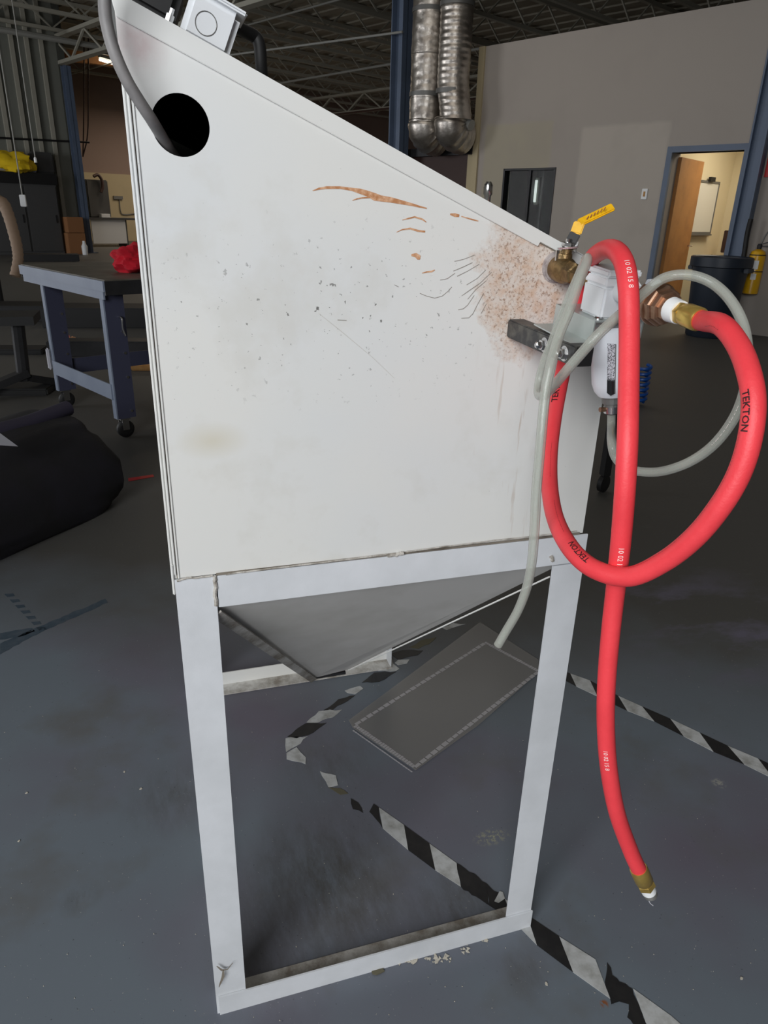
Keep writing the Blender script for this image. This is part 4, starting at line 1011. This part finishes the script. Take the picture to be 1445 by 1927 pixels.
# conduits on the left wall and across the hall
def line(name, p, q, r, mat, lab, cat='pipe'):
    return tag(put(name, tube(B(), [p, q], r, 8), mat, smooth=True), lab, cat)
line('conduit_pipe', onE1(-30, 258, -22.0), onE1(168, 268, -22.0), .025, M['black'], 'thin dark conduit along the far left wall above the cabinet')
line('sprinkler_pipe', onE1(-30, 50, -21.0), onE1(240, 97, -21.0), .07, M['pipe'], 'thick pale pipe crossing high on the far left wall')
line('conduit_pipe', W(-27, 11, 5.2), W(-9.9, 11, 5.2), .02, M['pipe'], 'upper thin pale conduit under the roof left of the blue column')
line('conduit_pipe', onE2(430, 104, 9.2), onE2(757, 60, 9.2), .018, M['pipe'], 'lower thin pale conduit running to the blue column')
line('sprinkler_pipe', W(-28, 15, 4.9), W(-10, 15, 4.9), .03, M['pipe'], 'pale pipe deep in the hall behind the lower conduit')
line('sprinkler_pipe', W(-28, 18, 4.4), W(-10.5, 18, 4.4), .03, M['brown'], 'brown pipe deep in the hall under the joists')
# lit tube lamp
t = thing('tube_lamp', 'lit fluorescent tube lamp high at the far left', 'light', onE1(205, 118, -24))
p, q = onE1(187, 112, -24), onE1(236, 126, -24)
put('tube', tube(B(), [p, q], .035, 10), M['tube_on'], t)
put('housing', bar(B(), p+V((0, 0, .10)), q+V((0, 0, .10)), .16, .08), M['desk'], t)
area('tube_glow', (p+q)/2+V((0, 0, -.1)), (p+q)/2+V((0, 0, -2)), .3, 1.2, 40, (1.0, .82, .6))
M['amber'] = plain('amber_beam', (176, 120, 70), .7)
tag(put('wooden_beam', bar(B(), onE1(122, 104, -24.6), onE1(232, 118, -24.6), .2, .28), M['amber']), 'orange lit beam just above the fluorescent tube lamp', 'beam')
# tan flexible hose and dark machine at the left edge
pth = [at(x, y, 7.4) for x, y in ((-30, 372), (2, 380), (14, 400), (24, 432), (32, 465), (34, 490), (28, 520))]
tag(put('flexible_duct', tube(B(), smoothpath(pth, 8), .055, 12, lambda u: .062-.012*u+.004*sin(u*110)), M['tan'], smooth=True), 'tan flexible duct hose drooping at the left edge above the workbench', 'hose')
P = onz(0, 590); t = thing('dark_cabinet_machine', 'black machine cut by the left edge behind the workbench', 'machine', P)
fm = lambda a, b, c: P+e2*a+e1*b*-1+V((0, 0, c))
put('machine_body', box(B(), -.9, .08, 0, .8, .05, .95, fm), M['black'], t, bev=.03); put('machine_head', box(B(), -.8, -.1, .1, .6, .95, 1.25, fm), M['dark'], t, bev=.03)
# low dark bench / pallets on the floor behind the workbench
def slab(name, px0, px1, py, dep, z0, z1, mat, lab, cat):
    a = onz(px0, py); b = onz(px1, py); d_ = (b-a).normalized(); n_ = V((-d_.y, d_.x, 0))*dep
    bm = B(); hexa(bm, [a+V((0, 0, z0)), b+V((0, 0, z0)), b+n_+V((0, 0, z0)), a+n_+V((0, 0, z0)), a+V((0, 0, z1)), b+V((0, 0, z1)), b+n_+V((0, 0, z1)), a+n_+V((0, 0, z1))])
    return tag(put(name, bm, mat, bev=.01), lab, cat)
slab('low_platform', 80, 330, 618, .5, 0, .22, M['black'], 'long low black platform on the floor behind the workbench legs', 'platform')
slab('low_platform', -40, 95, 606, .5, 0, .18, M['black'], 'low black platform left of the workbench leg', 'platform')
slab('low_platform', 30, 150, 492, .5, 0, .16, M['black'], 'flat black platform at the foot of the charcoal cabinet', 'platform')
slab('dark_crate', 90, 330, 672, .22, 0, .14, M['dark'], 'dark flat crate under the workbench', 'crate')
slab('wooden_plank', 246, 330, 698, .10, 0, .05, M['lumber'], 'pale wooden plank lit under the workbench, front one', 'plank')
slab('wooden_plank', 250, 330, 680, .10, 0, .05, M['lumber'], 'pale wooden plank under the workbench, rear one', 'plank')
slab('black_slab', -40, 90, 745, .25, 0, .05, M['black'], 'flat black slab on the floor left of the workbench', 'mat')  # thin black slab filling a dark band on the floor
slab('black_slab', -40, 80, 668, .25, 0, .05, M['black'], 'black slab lying flat behind the floor stand', 'mat')
# small dark stand with column and foot
P = onz(50, 742); t = thing('floor_stand', 'dark metal floor stand with angled foot left of the workbench', 'stand', P)
put('post', tube(B(), [P+V((0, 0, .10)), P+V((.02, 0, .52))], .045, 10), M['dark'], t)
put('foot', bar(B(), P+V((-.35, -.15, .03)), P+V((.03, 0, .16)), .10, .05), M['dark'], t); put('foot', bar(B(), P+V((.25, .2, .03)), P+V((.03, 0, .12)), .08, .05), M['dark'], t)
put('shelf_plate', box(B(), P.x-.42, P.x+.14, P.y-.1, P.y+.25, .50, .56), M['black'], t)
for k, (px_, py_, mt_, lb) in enumerate(((112, 655, 'dark', 'black crumpled scrap nearest the left workbench leg'), (124, 647, 'redpaint', 'dark red crumpled rag behind the scraps under the workbench'), (138, 652, 'rust', 'rust brown crumpled scrap under the middle of the workbench'), (150, 662, 'dark', 'flat black scrap right of the rust brown one under the workbench'))):
    c = onz(px_, py_); tag(blob_mesh(c+V((0, 0, .04)), .055, .05, .045, k*3.1, .6, 2, M[mt_], 'shop_rag', seg=12, rings=8), lb, 'scrap')

# =================================================================================================
# RIGHT BACKGROUND
# =================================================================================================
def duct(px, w_, z0, lab, seed, corr):
    P = onE2(px, 200, 9.2); c = V((P.x, P.y, 0)); n = 420; r0 = w_/2
    t = thing('air_duct', lab, 'duct', V((c.x, c.y, z0)))
    bm = B(); seg = 28; rings = []
    for i in range(n+1):
        z = z0+(5.98-z0)*i/n; ring = []
        for k in range(seg):
            a = 2*pi*k/seg
            r = r0*(1+(.012*sin(z*75)+.03*mn.noise(V((cos(a)*2, sin(a)*2, z*14+seed))) if corr else .05*mn.noise(V((cos(a)*1.6, sin(a)*1.6, z*5+seed)))+.04*mn.noise(V((cos(a)*4, sin(a)*4, z*14+seed)))))
            if not corr and (int(z*1.7) % 2 == 0): r *= 1.03
            off = (-e1*-.10*max(0, 1-(z-z0)/.5)) if corr else V((0, 0, 0))
            ring.append(bm.verts.new(c+off+V((cos(a)*r, sin(a)*r, z))))
        rings.append(ring)
    for a, b in zip(rings, rings[1:]):
        for k in range(seg): bm.faces.new([a[k], a[(k+1) % seg], b[(k+1) % seg], b[k]])
    bm.faces.new(rings[0][::-1]); bm.faces.new(rings[-1])
    put('duct_wrap', bm, M['foil'], t, smooth=True)
    bm = B(); tube(bm, smoothpath([c+V((0, 0, z0+.02)), c+V((0, 0, z0-.10)), c+V((0, 0, z0-.18))+e2*.12, c+V((0, 0, z0-.2))+e2*.3], 6), r0*1.02, 24, lambda u: r0*1.04*(1+.04*sin(u*40)))
    put('duct_elbow', bm, M['foil'], t, smooth=True)
    for z in (3.0, 4.1): put('duct_band', lathe(B(), [(-.03, r0*1.06), (.03, r0*1.06)], c+V((0, 0, z)), (0, 0, 1), 28), M['conduit'], t, smooth=True)
    return c
duct(801, .50, 2.62, 'foil wrapped air duct next to the blue column', 2, False)
duct(850, .48, 2.62, 'ribbed silver air duct right of the foil wrapped one', 7, True)
P = onE2(877, 100, 9.35)
t = thing('drain_pipe', 'grey vertical pipe with elbow between the ducts and the grey wall', 'pipe', V((P.x, P.y, 2.4)))
put('pipe_run', tube(B(), smoothpath([V((P.x, P.y, 6.1)), V((P.x, P.y, 2.75)), V((P.x, P.y, 2.6))+e1*.06, V((P.x, P.y, 2.55))+e1*.2], 5), .075, 14), M['pipe'], t, smooth=True)
for z in (5, 4.2, 3.4, 2.8): put('pipe_clamp', lathe(B(), [(-.03, .09), (.03, .09)], V((P.x, P.y, z)), (0, 0, 1), 14), M['conduit'], t, smooth=True)
t = thing('unit_heater', 'dark brown equipment housing hanging under the silver ducts', 'equipment', onE2(830, 300, 9.6))
P = onE2(830, 300, 9.75); a = P.dot(e1)
put('housing', wbox(B(), a-1.0, a+.75, 9.7, 10.4, 1.35, 2.18), M['brown'], t); put('top_frame', wbox(B(), a-1.05, a+.8, 9.6, 10.45, 2.18, 2.3), M['dark'], t)
# stub column / stripes on the far wall
P = onE1(855, 300, -28.9)
for k, px in enumerate((738, 742)):
    pass
# trash can
ct_ = onz(1330, 632); r = .31
t = thing('trash_can', 'dark navy round plastic trash can in front of the office door', 'trash can', ct_)
can = put('can_body', lathe(B(), [(0, .24), (.02, .255), (.84, .31), (.842, .29), (.10, .23)], ct_, (0, 0, 1), 36), M['trash'], t, smooth=True)
put('can_rim', lathe(B(), [(.80, .315), (.81, .345), (.91, .345), (.92, .325), (.91, .30), (.80, .29)], ct_, (0, 0, 1), 36), M['trash'], t, smooth=True)
for s_ in (-1, 1): put('can_handle', bar(B(), ct_+e1*s_*.33+V((0, 0, .78))-e2*.08, ct_+e1*s_*.33+V((0, 0, .78))+e2*.08, .06, .05), M['trash'], t, bev=.008)
# extinguisher
P = onE2(1410, 553, 9.5); x_, y_, z_ = P; c = V((x_, y_, z_))
t = thing('fire_extinguisher', 'yellow fire extinguisher hung on the wall right of the blue column', 'fire extinguisher', c)
hh = onE2(1412, 468, 9.5).z-z_
bodyx = put('cylinder', lathe(B(), [(0, .075), (.01, .09), (hh*.86, .09), (hh*.95, .075), (hh, .03)], c, (0, 0, 1), 28), M['extyellow'], t, smooth=True)
put('label_band', lathe(B(), [(0, .0912), (.09, .0912)], c+V((0, 0, hh*.62)), (0, 0, 1), 28), M['black'], bodyx) if False else None
for z in (.86, .50): put('strap', lathe(B(), [(0, .0915), (.012, .0915)], c+V((0, 0, hh*z)), (0, 0, 1), 28), M['black'], t, smooth=True)
fc = (EYE-c); fc.z = 0; fc.normalize(); sd = V((fc.y, -fc.x, 0))*-1
for z, h2 in ((.66, .10), (.40, .07)): put('paper_label', bar(B(), c+fc*.09-sd*.03+V((0, 0, hh*z)), c+fc*.09+sd*.03+V((0, 0, hh*z)), .004, h2), M['ptfe'], t)
put('valve_head', lathe(B(), [(0, .025), (.04, .03), (.06, .02)], c+V((0, 0, hh)), (0, 0, 1), 12), M['dark'], t)
put('squeeze_handle', bar(bar(B(), c+V((0, 0, hh+.05)), c+sd*.14+V((0, 0, hh+.10)), .02, .012), c+V((0, 0, hh+.03)), c+sd*.13+V((0, 0, hh+.04)), .02, .012), M['dark'], t)
put('discharge_hose', tube(B(), smoothpath([c+V((0, 0, hh+.03)), c+sd*.06+V((0, 0, hh+.20)), c+sd*.16+V((0, 0, hh+.22)), c+sd*.22+V((0, 0, hh+.05))], 6), .008, 8), M['conduit'], t, smooth=True)
put('horn', tube(B(), smoothpath([onE2(1413, 412, 9.4), onE2(1406, 440, 9.4), onE2(1400, 480, 9.4), onE2(1393, 520, 9.4), onE2(1388, 545, 9.4)], 5), .02, 10, lambda u: .028+.05*max(0, u-.65)), M['black'], t, smooth=True)
P = onE2(1443, 312, 9.6)
tag(put('red_sign', wbox(B(), P.dot(e1)-.01, P.dot(e1)+.2, 9.60, 9.628, P.z-.12, P.z+.12), M['redpaint'], bev=.004), 'red sign plate on the wall at the right edge of the picture', 'sign')
# blue coiled hose on the floor
P = onz(1200, 762); bm = B(); pts = [P+V((.05*cos(k*.5), .05*sin(k*.5), .02+k*.0031)) for k in range(90)]
tag(put('coiled_hose', tube(B(), pts, .012, 8), M['bluecoil'], smooth=True), 'blue coiled hose standing on the floor behind the red hose', 'hose')
# leg of another stand seen right of the cabinet
P = onz(1133, 925); t = thing('caster_stand', 'black caster leg on the dark floor right of the cabinet panel', 'stand', P)
put('leg_post', box(B(), P.x-.02, P.x+.02, P.y-.02, P.y+.02, .09, .45), M['black'], t); put('caster_wheel', lathe(B(), [(-.014, .03), (-.012, .045), (.012, .045), (.014, .03)], P+V((0, 0, .045)), e1, 20), M['black'], t, smooth=True)
